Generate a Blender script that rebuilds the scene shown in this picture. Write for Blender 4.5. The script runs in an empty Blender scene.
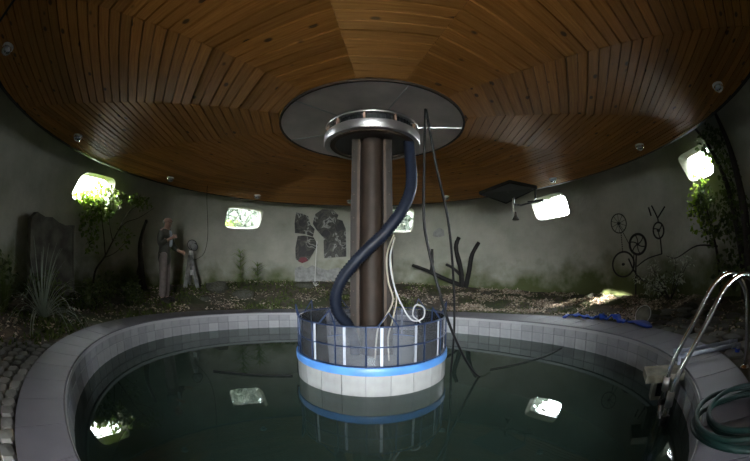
import bpy, bmesh, math, random
from mathutils import Vector, Matrix, noise as mnoise
R = math.radians
sc = bpy.context.scene
COL = sc.collection

# ------------------------------------------------------------------ camera, sky, sun, exposure
cam = bpy.data.cameras.new('camera')
cam.type = 'PANO'
cam.sensor_fit = 'HORIZONTAL'; cam.sensor_width = 36.0
cam.panorama_type = 'FISHEYE_EQUISOLID'
cam.fisheye_lens = 15.714
cam.fisheye_fov = R(200)
cam.clip_start = 0.02
camo = bpy.data.objects.new('camera', cam); COL.objects.link(camo)
camo.location = (0, 0, .82)
camo.rotation_euler = (R(90 + 7.02), 0, 0)
sc.camera = camo

world = bpy.data.worlds.new('overcast_sky'); sc.world = world
world.use_nodes = True
bg = world.node_tree.nodes['Background']
bg.inputs[0].default_value = (.90, .96, 1.0, 1)
bg.inputs[1].default_value = 125.0

sun = bpy.data.lights.new('sun', 'SUN'); sun.energy = 55.0; sun.angle = R(.6); sun.color = (1, .95, .85)
suno = bpy.data.objects.new('sun', sun); COL.objects.link(suno)
suno.rotation_euler = Vector((9.9, 1.05, -2.06)).to_track_quat('-Z', 'Y').to_euler()

sc.view_settings.view_transform = 'Standard'
sc.view_settings.look = 'None'
sc.view_settings.gamma = 1.0
sc.view_settings.use_curve_mapping = False
sc.view_settings.exposure = 0.0
sc.cycles.use_denoising = True
sc.cycles.max_bounces = 12
sc.cycles.diffuse_bounces = 2
sc.cycles.transparent_max_bounces = 24
sc.cycles.sample_clamp_indirect = 6.0
sc.cycles.caustics_reflective = False
sc.cycles.caustics_refractive = False

AX = (-.033, 3.362)          # axis of the column
ZC = 2.4157                  # height of the wooden ceiling over the pool coping
SLOPE = .015                 # rise of the ceiling from hub to rim
ZW = -.30                    # water level

def ring_fn(cx, cy, r0, a, b):
    def f(A, off=0):
        r = r0 * (1 + a * math.cos(2 * A) + b * math.sin(2 * A)) + off
        return (cx + r * math.sin(A), cy + r * math.cos(A))
    return f
POOL_IN = ring_fn(-.221, 3.31, 2.948, .012, -.069)
POOL_OUT = ring_fn(-.144, 3.41, 3.405, -.001, -.056)
RIM = ring_fn(-.190, 3.35, 4.59, .033, -.023)

def wall_r(z):
    return 5.65 - .13 * max(0, z - 1) ** 2

def sstep(t):
    t = min(max(t, 0), 1); return t * t * (3 - 2 * t)

def ground_z(x, y, rough=True):
    dx, dy = x - AX[0], y - AX[1]
    r = math.hypot(dx, dy); a = math.degrees(math.atan2(dx, dy))
    k = max(0, math.cos(R(a + 15))) ** 2
    z = -.03 + sstep((r - 3.5) / 2.1) * (.12 + .42 * k)
    if rough:
        e = sstep((r - 3.45) / .5)
        z += e * .045 * mnoise.noise(Vector((x * 1.6, y * 1.6, 3.1))) + e * .022 * mnoise.noise(Vector((x * 6, y * 6, 7.7)))
    return z

def polar(r, a):
    return (AX[0] + r * math.sin(R(a)), AX[1] + r * math.cos(R(a)))

# ------------------------------------------------------------------ materials
def new_mat(name):
    m = bpy.data.materials.new(name); m.use_nodes = True
    nt = m.node_tree; b = nt.nodes['Principled BSDF']
    return m, nt, b

def N(nt, kind, **kw):
    n = nt.nodes.new(kind)
    for k, v in kw.items(): setattr(n, k, v)
    return n

def plain(name, col, rough=.6, metal=0.0, spec=.5, var=.0, scale=8.0, bump=0.0, col2=None, detail=5.0):
    m, nt, b = new_mat(name)
    b.inputs['Base Color'].default_value = (*col, 1)
    b.inputs['Roughness'].default_value = rough
    b.inputs['Metallic'].default_value = metal
    b.inputs['Specular IOR Level'].default_value = spec
    if var or col2 or bump:
        tc = N(nt, 'ShaderNodeTexCoord'); nz = N(nt, 'ShaderNodeTexNoise')
        nz.inputs['Scale'].default_value = scale; nz.inputs['Detail'].default_value = detail
        nt.links.new(tc.outputs['Object'], nz.inputs['Vector'])
        if var or col2:
            c2 = col2 or tuple(c * (1 - var) for c in col)
            rp = N(nt, 'ShaderNodeValToRGB')
            rp.color_ramp.elements[0].position = .35; rp.color_ramp.elements[1].position = .65
            rp.color_ramp.elements[0].color = (*c2, 1); rp.color_ramp.elements[1].color = (*col, 1)
            nt.links.new(nz.outputs['Fac'], rp.inputs[0]); nt.links.new(rp.outputs[0], b.inputs['Base Color'])
        if bump:
            bp = N(nt, 'ShaderNodeBump'); bp.inputs['Strength'].default_value = bump; bp.inputs['Distance'].default_value = .02
            nt.links.new(nz.outputs['Fac'], bp.inputs['Height']); nt.links.new(bp.outputs[0], b.inputs['Normal'])
    return m

def wood_mat():
    m, nt, b = new_mat('pine_board')
    uv = N(nt, 'ShaderNodeUVMap'); uv.uv_map = 'UVMap'
    at = N(nt, 'ShaderNodeAttribute'); at.attribute_name = 'tone'
    mp = N(nt, 'ShaderNodeMapping'); mp.inputs['Scale'].default_value = (1.3, 26, 1)
    nz = N(nt, 'ShaderNodeTexNoise'); nz.inputs['Scale'].default_value = 2.2; nz.inputs['Detail'].default_value = 6; nz.inputs['Distortion'].default_value = .6
    nt.links.new(uv.outputs[0], mp.inputs[0]); nt.links.new(mp.outputs[0], nz.inputs['Vector'])
    rp = N(nt, 'ShaderNodeValToRGB')
    e = rp.color_ramp.elements
    e[0].position = .3; e[0].color = (.33, .128, .028, 1); e[1].position = .72; e[1].color = (.52, .235, .062, 1)
    nt.links.new(nz.outputs['Fac'], rp.inputs[0])
    # knots
    mp2 = N(nt, 'ShaderNodeMapping'); mp2.inputs['Scale'].default_value = (3.2, 6.0, 1)
    vo = N(nt, 'ShaderNodeTexVoronoi'); vo.inputs['Scale'].default_value = 1.0
    nt.links.new(uv.outputs[0], mp2.inputs[0]); nt.links.new(mp2.outputs[0], vo.inputs['Vector'])
    kr = N(nt, 'ShaderNodeValToRGB')
    kr.color_ramp.elements[0].position = .09; kr.color_ramp.elements[0].color = (1, 1, 1, 1)
    kr.color_ramp.elements[1].position = .15; kr.color_ramp.elements[1].color = (0, 0, 0, 1)
    nt.links.new(vo.outputs['Distance'], kr.inputs[0])
    mx = N(nt, 'ShaderNodeMix', data_type='RGBA'); mx.inputs['B'].default_value = (.045, .02, .01, 1)
    nt.links.new(kr.outputs[0], mx.inputs['Factor']); nt.links.new(rp.outputs[0], mx.inputs['A'])
    # tone of each board
    hs = N(nt, 'ShaderNodeHueSaturation')
    mr = N(nt, 'ShaderNodeMapRange'); mr.inputs['To Min'].default_value = .74; mr.inputs['To Max'].default_value = 1.14
    nt.links.new(at.outputs['Fac'], mr.inputs['Value']); nt.links.new(mr.outputs[0], hs.inputs['Value'])
    nt.links.new(mx.outputs['Result'], hs.inputs['Color']); nt.links.new(hs.outputs[0], b.inputs['Base Color'])
    b.inputs['Roughness'].default_value = .62
    b.inputs['Specular IOR Level'].default_value = 1.0; b.inputs['Specular Tint'].default_value = (1, .62, .25, 1)
    tg = N(nt, 'ShaderNodeTangent', direction_type='UV_MAP'); tg.uv_map = 'UVMap'
    b.inputs['Anisotropic'].default_value = .9; b.inputs['Anisotropic Rotation'].default_value = .25
    nt.links.new(tg.outputs[0], b.inputs['Tangent'])
    bp = N(nt, 'ShaderNodeBump'); bp.inputs['Strength'].default_value = .15; bp.inputs['Distance'].default_value = .004
    nt.links.new(nz.outputs['Fac'], bp.inputs['Height']); nt.links.new(bp.outputs[0], b.inputs['Normal'])
    return m

def plaster_mat():
    m, nt, b = new_mat('old_plaster')
    ge = N(nt, 'ShaderNodeNewGeometry')
    nz = N(nt, 'ShaderNodeTexNoise'); nz.inputs['Scale'].default_value = 1.3; nz.inputs['Detail'].default_value = 8; nz.inputs['Roughness'].default_value = .6
    nt.links.new(ge.outputs['Position'], nz.inputs['Vector'])
    rp = N(nt, 'ShaderNodeValToRGB'); e = rp.color_ramp.elements
    e[0].position = .3; e[0].color = (.36, .355, .285, 1); e[1].position = .7; e[1].color = (.55, .54, .46, 1)
    nt.links.new(nz.outputs['Fac'], rp.inputs[0])
    # algae that climbs from the soil
    sx = N(nt, 'ShaderNodeSeparateXYZ'); nt.links.new(ge.outputs['Position'], sx.inputs[0])
    n2 = N(nt, 'ShaderNodeTexNoise'); n2.inputs['Scale'].default_value = 2.2; n2.inputs['Detail'].default_value = 7
    nt.links.new(ge.outputs['Position'], n2.inputs['Vector'])
    ad = N(nt, 'ShaderNodeMath', operation='MULTIPLY_ADD'); ad.inputs[1].default_value = -1.7
    nt.links.new(n2.outputs['Fac'], ad.inputs[0]); nt.links.new(sx.outputs['Z'], ad.inputs[2])
    mr = N(nt, 'ShaderNodeMapRange'); mr.inputs['From Min'].default_value = .15; mr.inputs['From Max'].default_value = -.50
    nt.links.new(ad.outputs[0], mr.inputs['Value'])
    mx = N(nt, 'ShaderNodeMix', data_type='RGBA'); mx.inputs['B'].default_value = (.105, .125, .045, 1)
    nt.links.new(mr.outputs[0], mx.inputs['Factor']); nt.links.new(rp.outputs[0], mx.inputs['A'])
    nt.links.new(mx.outputs['Result'], b.inputs['Base Color'])
    b.inputs['Roughness'].default_value = .9
    n3 = N(nt, 'ShaderNodeTexNoise'); n3.inputs['Scale'].default_value = 9; n3.inputs['Detail'].default_value = 6
    nt.links.new(ge.outputs['Position'], n3.inputs['Vector'])
    bp = N(nt, 'ShaderNodeBump'); bp.inputs['Strength'].default_value = .35; bp.inputs['Distance'].default_value = .03
    nt.links.new(n3.outputs['Fac'], bp.inputs['Height']); nt.links.new(bp.outputs[0], b.inputs['Normal'])
    return m

def soil_mat():
    m, nt, b = new_mat('garden_soil')
    ge = N(nt, 'ShaderNodeNewGeometry')
    nz = N(nt, 'ShaderNodeTexNoise'); nz.inputs['Scale'].default_value = 7; nz.inputs['Detail'].default_value = 9; nz.inputs['Roughness'].default_value = .7
    nt.links.new(ge.outputs['Position'], nz.inputs['Vector'])
    rp = N(nt, 'ShaderNodeValToRGB'); e = rp.color_ramp.elements
    e[0].position = .32; e[0].color = (.035, .028, .02, 1); e[1].position = .68; e[1].color = (.15, .125, .09, 1)
    nt.links.new(nz.outputs['Fac'], rp.inputs[0])
    n2 = N(nt, 'ShaderNodeTexNoise'); n2.inputs['Scale'].default_value = 1.1; n2.inputs['Detail'].default_value = 5
    nt.links.new(ge.outputs['Position'], n2.inputs['Vector'])
    r2 = N(nt, 'ShaderNodeValToRGB'); r2.color_ramp.elements[0].position = .47; r2.color_ramp.elements[1].position = .6
    nt.links.new(n2.outputs['Fac'], r2.inputs[0])
    mx = N(nt, 'ShaderNodeMix', data_type='RGBA'); mx.inputs['B'].default_value = (.05, .06, .022, 1)
    nt.links.new(r2.outputs[0], mx.inputs['Factor']); nt.links.new(rp.outputs[0], mx.inputs['A'])
    nt.links.new(mx.outputs['Result'], b.inputs['Base Color'])
    b.inputs['Roughness'].default_value = .95
    bp = N(nt, 'ShaderNodeBump'); bp.inputs['Strength'].default_value = .6; bp.inputs['Distance'].default_value = .03
    nt.links.new(nz.outputs['Fac'], bp.inputs['Height']); nt.links.new(bp.outputs[0], b.inputs['Normal'])
    return m

def water_mat():
    m, nt, b = new_mat('dark_green_water')
    nt.nodes.remove(b)
    out = nt.nodes['Material Output']
    tr = N(nt, 'ShaderNodeBsdfTransparent'); tr.inputs[0].default_value = (.24, .33, .28, 1)
    df = N(nt, 'ShaderNodeBsdfDiffuse'); df.inputs[0].default_value = (.046, .078, .062, 1)
    gl = N(nt, 'ShaderNodeBsdfGlossy'); gl.inputs['Roughness'].default_value = .015; gl.inputs[0].default_value = (.95, 1, .98, 1)
    fr = N(nt, 'ShaderNodeFresnel'); fr.inputs[0].default_value = 1.34
    tc = N(nt, 'ShaderNodeTexCoord'); nz = N(nt, 'ShaderNodeTexNoise'); nz.inputs['Scale'].default_value = 3.0; nz.inputs['Detail'].default_value = 2
    bp = N(nt, 'ShaderNodeBump'); bp.inputs['Strength'].default_value = .025; bp.inputs['Distance'].default_value = .02
    nt.links.new(tc.outputs['Object'], nz.inputs['Vector']); nt.links.new(nz.outputs['Fac'], bp.inputs['Height'])
    nt.links.new(bp.outputs[0], gl.inputs['Normal']); nt.links.new(bp.outputs[0], fr.inputs['Normal'])
    m1 = N(nt, 'ShaderNodeMixShader'); m1.inputs[0].default_value = .55
    nt.links.new(tr.outputs[0], m1.inputs[1]); nt.links.new(df.outputs[0], m1.inputs[2])
    m2 = N(nt, 'ShaderNodeMixShader')
    nt.links.new(fr.outputs[0], m2.inputs[0]); nt.links.new(m1.outputs[0], m2.inputs[1]); nt.links.new(gl.outputs[0], m2.inputs[2])
    nt.links.new(m2.outputs[0], out.inputs['Surface'])
    return m

def clear_mat(name, tint=(.93, .95, .97), ior=1.45, rough=.03, haze=0.0):
    m, nt, b = new_mat(name)
    nt.nodes.remove(b); out = nt.nodes['Material Output']
    tr = N(nt, 'ShaderNodeBsdfTransparent'); tr.inputs[0].default_value = (*tint, 1)
    gl = N(nt, 'ShaderNodeBsdfGlossy'); gl.inputs['Roughness'].default_value = rough
    fr = N(nt, 'ShaderNodeFresnel'); fr.inputs[0].default_value = ior
    mx = N(nt, 'ShaderNodeMixShader')
    src = tr
    if haze:
        df = N(nt, 'ShaderNodeBsdfDiffuse'); df.inputs[0].default_value = (.75, .78, .84, 1)
        h = N(nt, 'ShaderNodeMixShader'); h.inputs[0].default_value = haze
        nt.links.new(tr.outputs[0], h.inputs[1]); nt.links.new(df.outputs[0], h.inputs[2]); src = h
    nt.links.new(fr.outputs[0], mx.inputs[0]); nt.links.new(src.outputs[0], mx.inputs[1]); nt.links.new(gl.outputs[0], mx.inputs[2])
    nt.links.new(mx.outputs[0], out.inputs['Surface'])
    return m

def leaf_mat(name, col, col2, trans=.45, rough=.45):
    m, nt, b = new_mat(name)
    out = nt.nodes['Material Output']
    ge = N(nt, 'ShaderNodeNewGeometry')
    rp = N(nt, 'ShaderNodeValToRGB')
    rp.color_ramp.elements[0].color = (*col, 1); rp.color_ramp.elements[1].color = (*col2, 1)
    nt.links.new(ge.outputs['Random Per Island'], rp.inputs[0]); nt.links.new(rp.outputs[0], b.inputs['Base Color'])
    b.inputs['Roughness'].default_value = rough
    tl = N(nt, 'ShaderNodeBsdfTranslucent'); nt.links.new(rp.outputs[0], tl.inputs[0])
    mx = N(nt, 'ShaderNodeMixShader'); mx.inputs[0].default_value = trans
    nt.links.new(b.outputs[0], mx.inputs[1]); nt.links.new(tl.outputs[0], mx.inputs[2]); nt.links.new(mx.outputs[0], out.inputs['Surface'])
    return m

def tile_mat(name, c1, c2, rough=.25):
    m, nt, b = new_mat(name)
    oi = N(nt, 'ShaderNodeObjectInfo'); rp = N(nt, 'ShaderNodeValToRGB')
    rp.color_ramp.elements[0].color = (*c1, 1); rp.color_ramp.elements[1].color = (*c2, 1)
    nt.links.new(oi.outputs['Random'], rp.inputs[0])
    tc = N(nt, 'ShaderNodeTexCoord'); nz = N(nt, 'ShaderNodeTexNoise'); nz.inputs['Scale'].default_value = 9; nz.inputs['Detail'].default_value = 5
    nt.links.new(tc.outputs['Object'], nz.inputs['Vector'])
    mx = N(nt, 'ShaderNodeMix', data_type='RGBA', blend_type='MULTIPLY'); mx.inputs['Factor'].default_value = .35
    nt.links.new(rp.outputs[0], mx.inputs['A']); nt.links.new(nz.outputs['Fac'], mx.inputs['B']); nt.links.new(mx.outputs['Result'], b.inputs['Base Color'])
    b.inputs['Roughness'].default_value = rough
    return m

def relief_mat():
    m, nt, b = new_mat('dark_relief')
    tc = N(nt, 'ShaderNodeTexCoord'); nz = N(nt, 'ShaderNodeTexNoise'); nz.inputs['Scale'].default_value = 4.2; nz.inputs['Detail'].default_value = 2.5; nz.inputs['Distortion'].default_value = .7
    nt.links.new(tc.outputs['Object'], nz.inputs['Vector'])
    rp = N(nt, 'ShaderNodeValToRGB'); cr = rp.color_ramp; cr.interpolation = 'LINEAR'
    cr.elements[0].position = .40; cr.elements[0].color = (.010, .010, .010, 1)
    cr.elements[1].position = .46; cr.elements[1].color = (.07, .065, .05, 1)
    for p, c in ((.50, (.012, .011, .010, 1)), (.55, (.10, .10, .075, 1)), (.58, (.36, .36, .33, 1)), (.62, (.02, .018, .015, 1))):
        el = cr.elements.new(p); el.color = c
    nt.links.new(nz.outputs['Fac'], rp.inputs[0]); nt.links.new(rp.outputs[0], b.inputs['Base Color'])
    b.inputs['Roughness'].default_value = .6
    bp = N(nt, 'ShaderNodeBump'); bp.inputs['Strength'].default_value = .8; bp.inputs['Distance'].default_value = .03
    nt.links.new(nz.outputs['Fac'], bp.inputs['Height']); nt.links.new(bp.outputs[0], b.inputs['Normal'])
    return m

M = dict(
    wood=wood_mat(), plaster=plaster_mat(), soil=soil_mat(), water=water_mat(), relief=relief_mat(),
    dark=plain('dark_backing', (.015, .012, .010), .8),
    rim=plain('dark_rim_trim', (.012, .011, .010), .6, var=.4),
    alu=plain('brushed_aluminium', (.62, .60, .60), .38, 1.0, var=.18, scale=3.0),
    sheet=plain('sheet_metal', (.86, .74, .73), .34, .08, var=.30, scale=2.2, bump=.05),
    copper=plain('pinkish_divider', (.55, .36, .27), .5, .3),
    rust=plain('brown_painted_steel', (.030, .019, .013), .6, .05, spec=.25, var=.45, scale=5.0, bump=.08),
    rust2=plain('pale_brown_steel', (.070, .047, .032), .6, .05, spec=.25, var=.35, scale=5.0),
    poststeel=plain('dark_brown_steel', (.017, .0115, .008), .6, .0, spec=.2, var=.4, scale=5.0),
    chrome=plain('stainless_steel', (.72, .72, .72), .16, 1.0),
    tile=tile_mat('white_pool_tile', (.44, .44, .46), (.58, .58, .60)),
    whitetile=tile_mat('platform_tile', (.42, .42, .41), (.52, .52, .505)),
    coping=plain('coping_stone', (.135, .128, .148), .6, var=.16, scale=3.5, bump=.04),
    grout=plain('grey_grout', (.26, .26, .27), .9),
    liplight=plain('lit_lip_paint', (.46, .46, .47), .45),
    poolshell=plain('dark_pool_liner', (.10, .125, .115), .7, var=.4, scale=1.5),
    blue=plain('blue_band', (.10, .30, .72), .4, var=.2, scale=6),
    wire=plain('blue_coated_wire', (.025, .045, .11), .35, .3),
    acrylic=clear_mat('clear_acrylic', (.92, .93, .96), 1.55, .05, .06),
    acrylicglint=clear_mat('acrylic_glint', (.75, .78, .84), 1.6, .10, .70),
    glass=clear_mat('window_glass', (.97, .98, .98), 1.45, .02),
    lampglass=clear_mat('lamp_glass', (.80, .82, .80), 1.6, .06, .45),
    rubber=plain('black_rubber', (.006, .006, .0065), .55, spec=.25),
    hose=plain('blue_ribbed_hose', (.009, .013, .025), .5, spec=.25, var=.3, scale=30),
    green=plain('green_garden_hose', (.002, .0125, .0105), .45, spec=.3),
    beige=plain('beige_cable', (.42, .37, .28), .5), whitecable=plain('grey_white_cable', (.5, .5, .5), .5),
    pvc=plain('grey_white_pipe', (.36, .39, .48), .4, var=.1),
    strap=plain('blue_strap', (.015, .06, .42), .5), tarp=plain('blue_flat_hose', (.012, .075, .50), .38, var=.35, scale=14, bump=.2),
    concrete=plain('aged_concrete', (.30, .29, .22), .9, var=.5, scale=6, bump=.4),
    slab=plain('dark_slab', (.17, .165, .135), .9, var=.55, scale=4, bump=.6),
    cobble=tile_mat('cobble_stone', (.10, .098, .090), (.24, .235, .21), .85),
    stone=plain('mossy_stone', (.12, .115, .10), .9, col2=(.045, .05, .025), scale=7, bump=.6),
    bark=plain('dark_bark', (.045, .036, .028), .9, var=.5, scale=12, bump=.6),
    black=plain('charred_black', (.012, .011, .010), .75, var=.4, scale=14, bump=.4),
    iron=plain('black_iron', (.014, .013, .012), .55, .4),
    panelblack=plain('black_panel', (.010, .012, .013), .35),
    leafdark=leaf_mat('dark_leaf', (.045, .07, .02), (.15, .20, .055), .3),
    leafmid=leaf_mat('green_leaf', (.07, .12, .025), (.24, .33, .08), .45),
    leafsunpaint=leaf_mat('sun_painted_leaf', (.20, .34, .03), (.42, .55, .08), .55),  # sunlight on the leaves is put into this brighter colour
    leafpale=leaf_mat('pale_leaf', (.42, .46, .32), (.75, .78, .66), .3),
    blade=leaf_mat('grass_blade', (.06, .10, .03), (.20, .25, .15), .25, .28),
    bladepale=leaf_mat('shiny_highlight_blade', (.14, .20, .09), (.55, .60, .52), .2, .16),  # pale end of the ramp paints whitish highlights onto some blades
    litter=leaf_mat('dry_leaf', (.18, .115, .07), (.80, .68, .54), .15, .7),
    moss=leaf_mat('moss', (.04, .06, .012), (.13, .17, .04), .2, .8),
    outleaf=leaf_mat('outdoor_leaf', (.16, .24, .05), (.36, .46, .14), .4),
    outgrey=leaf_mat('blocking_tree_leaf', (.10, .115, .09), (.22, .245, .205), .35),  # grey leaf of the added blocking trees, burns out white in the windows
    lawn=plain('outdoor_ground', (.035, .05, .018), .9, var=.3, scale=1.0),
    bouncestone=plain('pale_bounce_stone', (.84, .80, .72), .8, var=.15),
    white=plain('white_enamel', (.78, .78, .76), .4), grey=plain('grey_paint', (.36, .36, .34), .6, var=.4, scale=12),
    jacket=plain('olive_jacket', (.085, .085, .068), .85, var=.3, scale=14, bump=.3),
    trousers=plain('taupe_trousers', (.26, .21, .195), .85, var=.25, scale=9, bump=.3),
    shirt=plain('pale_blue_shirt', (.46, .52, .60), .8), skin=plain('skin', (.50, .31, .235), .55, var=.12, scale=10),
    hair=plain('grey_hair', (.22, .21, .20), .8, var=.3, scale=40), shoe=plain('dark_shoe', (.03, .026, .022), .5), eye=plain('eye', (.05, .04, .035), .2),
    red=plain('dark_red', (.16, .02, .03), .6),
)

# ------------------------------------------------------------------ mesh helpers
class MB:
    def __init__(s): s.v = []; s.f = []
    def add(s, vs, fs):
        o = len(s.v); s.v += [tuple(v) for v in vs]; s.f += [tuple(i + o for i in f) for f in fs]
    def box(s, c, size, mat=None):
        hx, hy, hz = (q / 2 for q in size)
        vs = [Vector((x * hx, y * hy, z * hz)) for z in (-1, 1) for x, y in ((-1, -1), (1, -1), (1, 1), (-1, 1))]
        if mat is not None: vs = [mat @ v for v in vs]
        s.add([v + Vector(c) for v in vs], [(3, 2, 1, 0), (4, 5, 6, 7), (0, 1, 5, 4), (1, 2, 6, 5), (2, 3, 7, 6), (3, 0, 4, 7)])
    def tube(s, pts, rad, n=8, closed=False, cap=True):
        pts = [Vector(p) for p in pts]; k = len(pts)
        rads = rad if isinstance(rad, (list, tuple)) else [rad] * k
        up = None; rings = []
        for i, p in enumerate(pts):
            if closed: t = pts[(i + 1) % k] - pts[i - 1]
            else: t = pts[min(i + 1, k - 1)] - pts[max(i - 1, 0)]
            if t.length < 1e-9: t = Vector((0, 0, 1))
            t.normalize()
            if up is None:
                up = t.orthogonal().normalized()
            else:
                up = up - t * up.dot(t)
                up = up.normalized() if up.length > 1e-6 else t.orthogonal().normalized()
            w = t.cross(up)
            rings.append([p + (up * math.cos(a) + w * math.sin(a)) * rads[i] for a in (2 * math.pi * j / n for j in range(n))])
        o = len(s.v)
        for r in rings: s.v += [tuple(q) for q in r]
        for i in range(k if closed else k - 1):
            a, b = i * n, ((i + 1) % k) * n
            for j in range(n):
                s.f.append((o + a + j, o + a + (j + 1) % n, o + b + (j + 1) % n, o + b + j))
        if cap and not closed:
            s.f.append(tuple(o + j for j in range(n - 1, -1, -1))); s.f.append(tuple(o + (k - 1) * n + j for j in range(n)))
    def lathe(s, prof, n=32, c=(0, 0, 0), closed=False):
        o = len(s.v); k = len(prof)
        for r, z in prof:
            for j in range(n):
                a = 2 * math.pi * j / n; s.v.append((c[0] + r * math.cos(a), c[1] + r * math.sin(a), c[2] + z))
        for i in range(k if closed else k - 1):
            i2 = (i + 1) % k
            for j in range(n):
                s.f.append((o + i * n + j, o + i * n + (j + 1) % n, o + i2 * n + (j + 1) % n, o + i2 * n + j))
    def prism(s, poly, z0, z1, inset=0.0):
        """plan polygon (counter-clockwise) from z0 (lower face, chamfered by inset) to z1"""
        n = len(poly); lo = []
        for i in range(n):
            p0, p, p2 = Vector(poly[i - 1]), Vector(poly[i]), Vector(poly[(i + 1) % n])
            d1 = (p - p0).normalized(); d2 = (p2 - p).normalized()
            n1 = Vector((-d1.y, d1.x)); n2 = Vector((-d2.y, d2.x)); m = n1 + n2
            q = p + m * (inset / max(.35, 1 + n1.dot(n2))); lo.append((q.x, q.y, z0))
        if inset:
            mid = [(p[0], p[1], z0 + inset) for p in poly]; hi = [(p[0], p[1], z1) for p in poly]
            o = len(s.v); s.v += lo + mid + hi
            s.f.append(tuple(o + i for i in range(n - 1, -1, -1))); s.f.append(tuple(o + 2 * n + i for i in range(n)))
            for l in (0, 1):
                for i in range(n): s.f.append((o + l * n + i, o + l * n + (i + 1) % n, o + (l + 1) * n + (i + 1) % n, o + (l + 1) * n + i))
        else:
            o = len(s.v); s.v += [(p[0], p[1], z0) for p in poly] + [(p[0], p[1], z1) for p in poly]
            s.f.append(tuple(o + i for i in range(n - 1, -1, -1))); s.f.append(tuple(o + n + i for i in range(n)))
            for i in range(n): s.f.append((o + i, o + (i + 1) % n, o + n + (i + 1) % n, o + n + i))
    def leaf(s, p, d, nrm, L, W, fold=.25):
        p = Vector(p); d = Vector(d).normalized(); w = d.cross(Vector(nrm))
        if w.length < 1e-4: w = d.orthogonal()
        w.normalize(); u = w.cross(d)
        m1 = p + d * L * .4; m2 = p + d * L * .75 - u * L * .06
        s.add([p, m1 + w * W / 2 + u * W * fold, m1, m1 - w * W / 2 + u * W * fold, m2 + w * W * .33 + u * W * fold * .5, m2, m2 - w * W * .33 + u * W * fold * .5, p + d * L - u * L * .12],
              [(0, 2, 1), (0, 3, 2), (1, 2, 5, 4), (2, 3, 6, 5), (4, 5, 7), (5, 6, 7)])
    def mesh(s, name, mat, smooth=False):
        me = bpy.data.meshes.new(name); me.from_pydata(s.v, [], s.f)
        if mat: me.materials.append(mat)
        if smooth: me.polygons.foreach_set('use_smooth', [True] * len(me.polygons))
        me.update(); return me
    def build(s, name, mat, parent=None, smooth=False, loc=None):
        return link(name, s.mesh(name, mat, smooth), parent, loc)

def link(name, me, parent=None, loc=None):
    o = bpy.data.objects.new(name, me); COL.objects.link(o)
    if loc is not None: o.location = loc
    if parent is not None:
        o.parent = parent
        if loc is None: o.matrix_parent_inverse = Matrix.LocRotScale(parent.location, parent.rotation_euler, parent.scale).inverted()
    return o

def tag(o, label=None, cat=None, group=None, kind=None):
    if label: o['label'] = label
    if cat: o['category'] = cat
    if group: o['group'] = group
    if kind: o['kind'] = kind
    return o

def thing(name, loc, label, cat, group=None, rz=0):
    o = bpy.data.objects.new(name, None); COL.objects.link(o); o.empty_display_size = .1
    o.location = loc; o.rotation_euler = (0, 0, rz)
    return tag(o, label, cat, group)

def spline(pts, per=8):
    pts = [Vector(p) for p in pts]; out = []
    for i in range(len(pts) - 1):
        p0 = pts[max(i - 1, 0)]; p1 = pts[i]; p2 = pts[i + 1]; p3 = pts[min(i + 2, len(pts) - 1)]
        for j in range(per):
            t = j / per
            out.append(.5 * ((2 * p1) + (p2 - p0) * t + (2 * p0 - 5 * p1 + 4 * p2 - p3) * t * t + (3 * p1 - p0 - 3 * p2 + p3) * t ** 3))
    out.append(pts[-1]); return out

def rnd_dir(rg, up=0.0):
    while True:
        v = Vector((rg.uniform(-1, 1), rg.uniform(-1, 1), rg.uniform(-1, 1)))
        if .05 < v.length < 1: break
    v.normalize(); v.z += up; return v.normalized()

def smooth_by_angle(o, ang=40):
    me = o.data
    me.polygons.foreach_set('use_smooth', [True] * len(me.polygons))
    bm = bmesh.new(); bm.from_mesh(me)
    for e in bm.edges:
        if len(e.link_faces) == 2 and e.calc_face_angle(0) > R(ang): e.smooth = False
    bm.to_mesh(me); bm.free()

# ------------------------------------------------------------------ STRUCTURE: wall with windows
WINDOWS = [
    [(-84.75, 2.401), (-75.07, 2.447), (-75.34, 1.777), (-86.69, 1.845)],
    [(-41.86, 2.377), (-31.40, 2.369), (-32.62, 1.814), (-42.52, 1.768)],
    [(1.82, 2.533), (11.95, 2.488), (11.07, 1.808), (1.75, 1.848)],
    [(45.18, 2.445), (55.23, 2.523), (56.05, 1.945), (46.46, 1.906)],
    [(89.23, 2.538), (98.45, 2.559), (97.85, 2.038), (90.82, 2.030)],
]
def wp(a, z, r):
    x, y = polar(r, a); return Vector((x, y, z))

def win_points(q, k, n=28):
    """outline of a window at depth k: 0 on the inner face, 1 at the pane"""
    out = []
    for j in range(n):
        t = 2 * math.pi * j / n; e = .36
        u = math.copysign(abs(math.cos(t)) ** e, math.cos(t)); v = math.copysign(abs(math.sin(t)) ** e, math.sin(t))
        uu, vv = (u + 1) / 2, (v + 1) / 2         # uu: left to right, vv: bottom to top
        ku = .5 + (uu - .5) * (1 - .12 * k)
        kv = vv if k <= 0 else vv * (1 - .18 * k) + .18 * k
        if k < 0: kv = .5 + (vv - .5) * (1 - .10 * k)
        a = (q[0][0] * (1 - ku) + q[1][0] * ku) * kv + (q[3][0] * (1 - ku) + q[2][0] * ku) * (1 - kv)
        z = (q[0][1] * (1 - ku) + q[1][1] * ku) * kv + (q[3][1] * (1 - ku) + q[2][1] * ku) * (1 - kv)
        out.append(wp(a, z, wall_r(z) + .38 * k))
    return out

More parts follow.
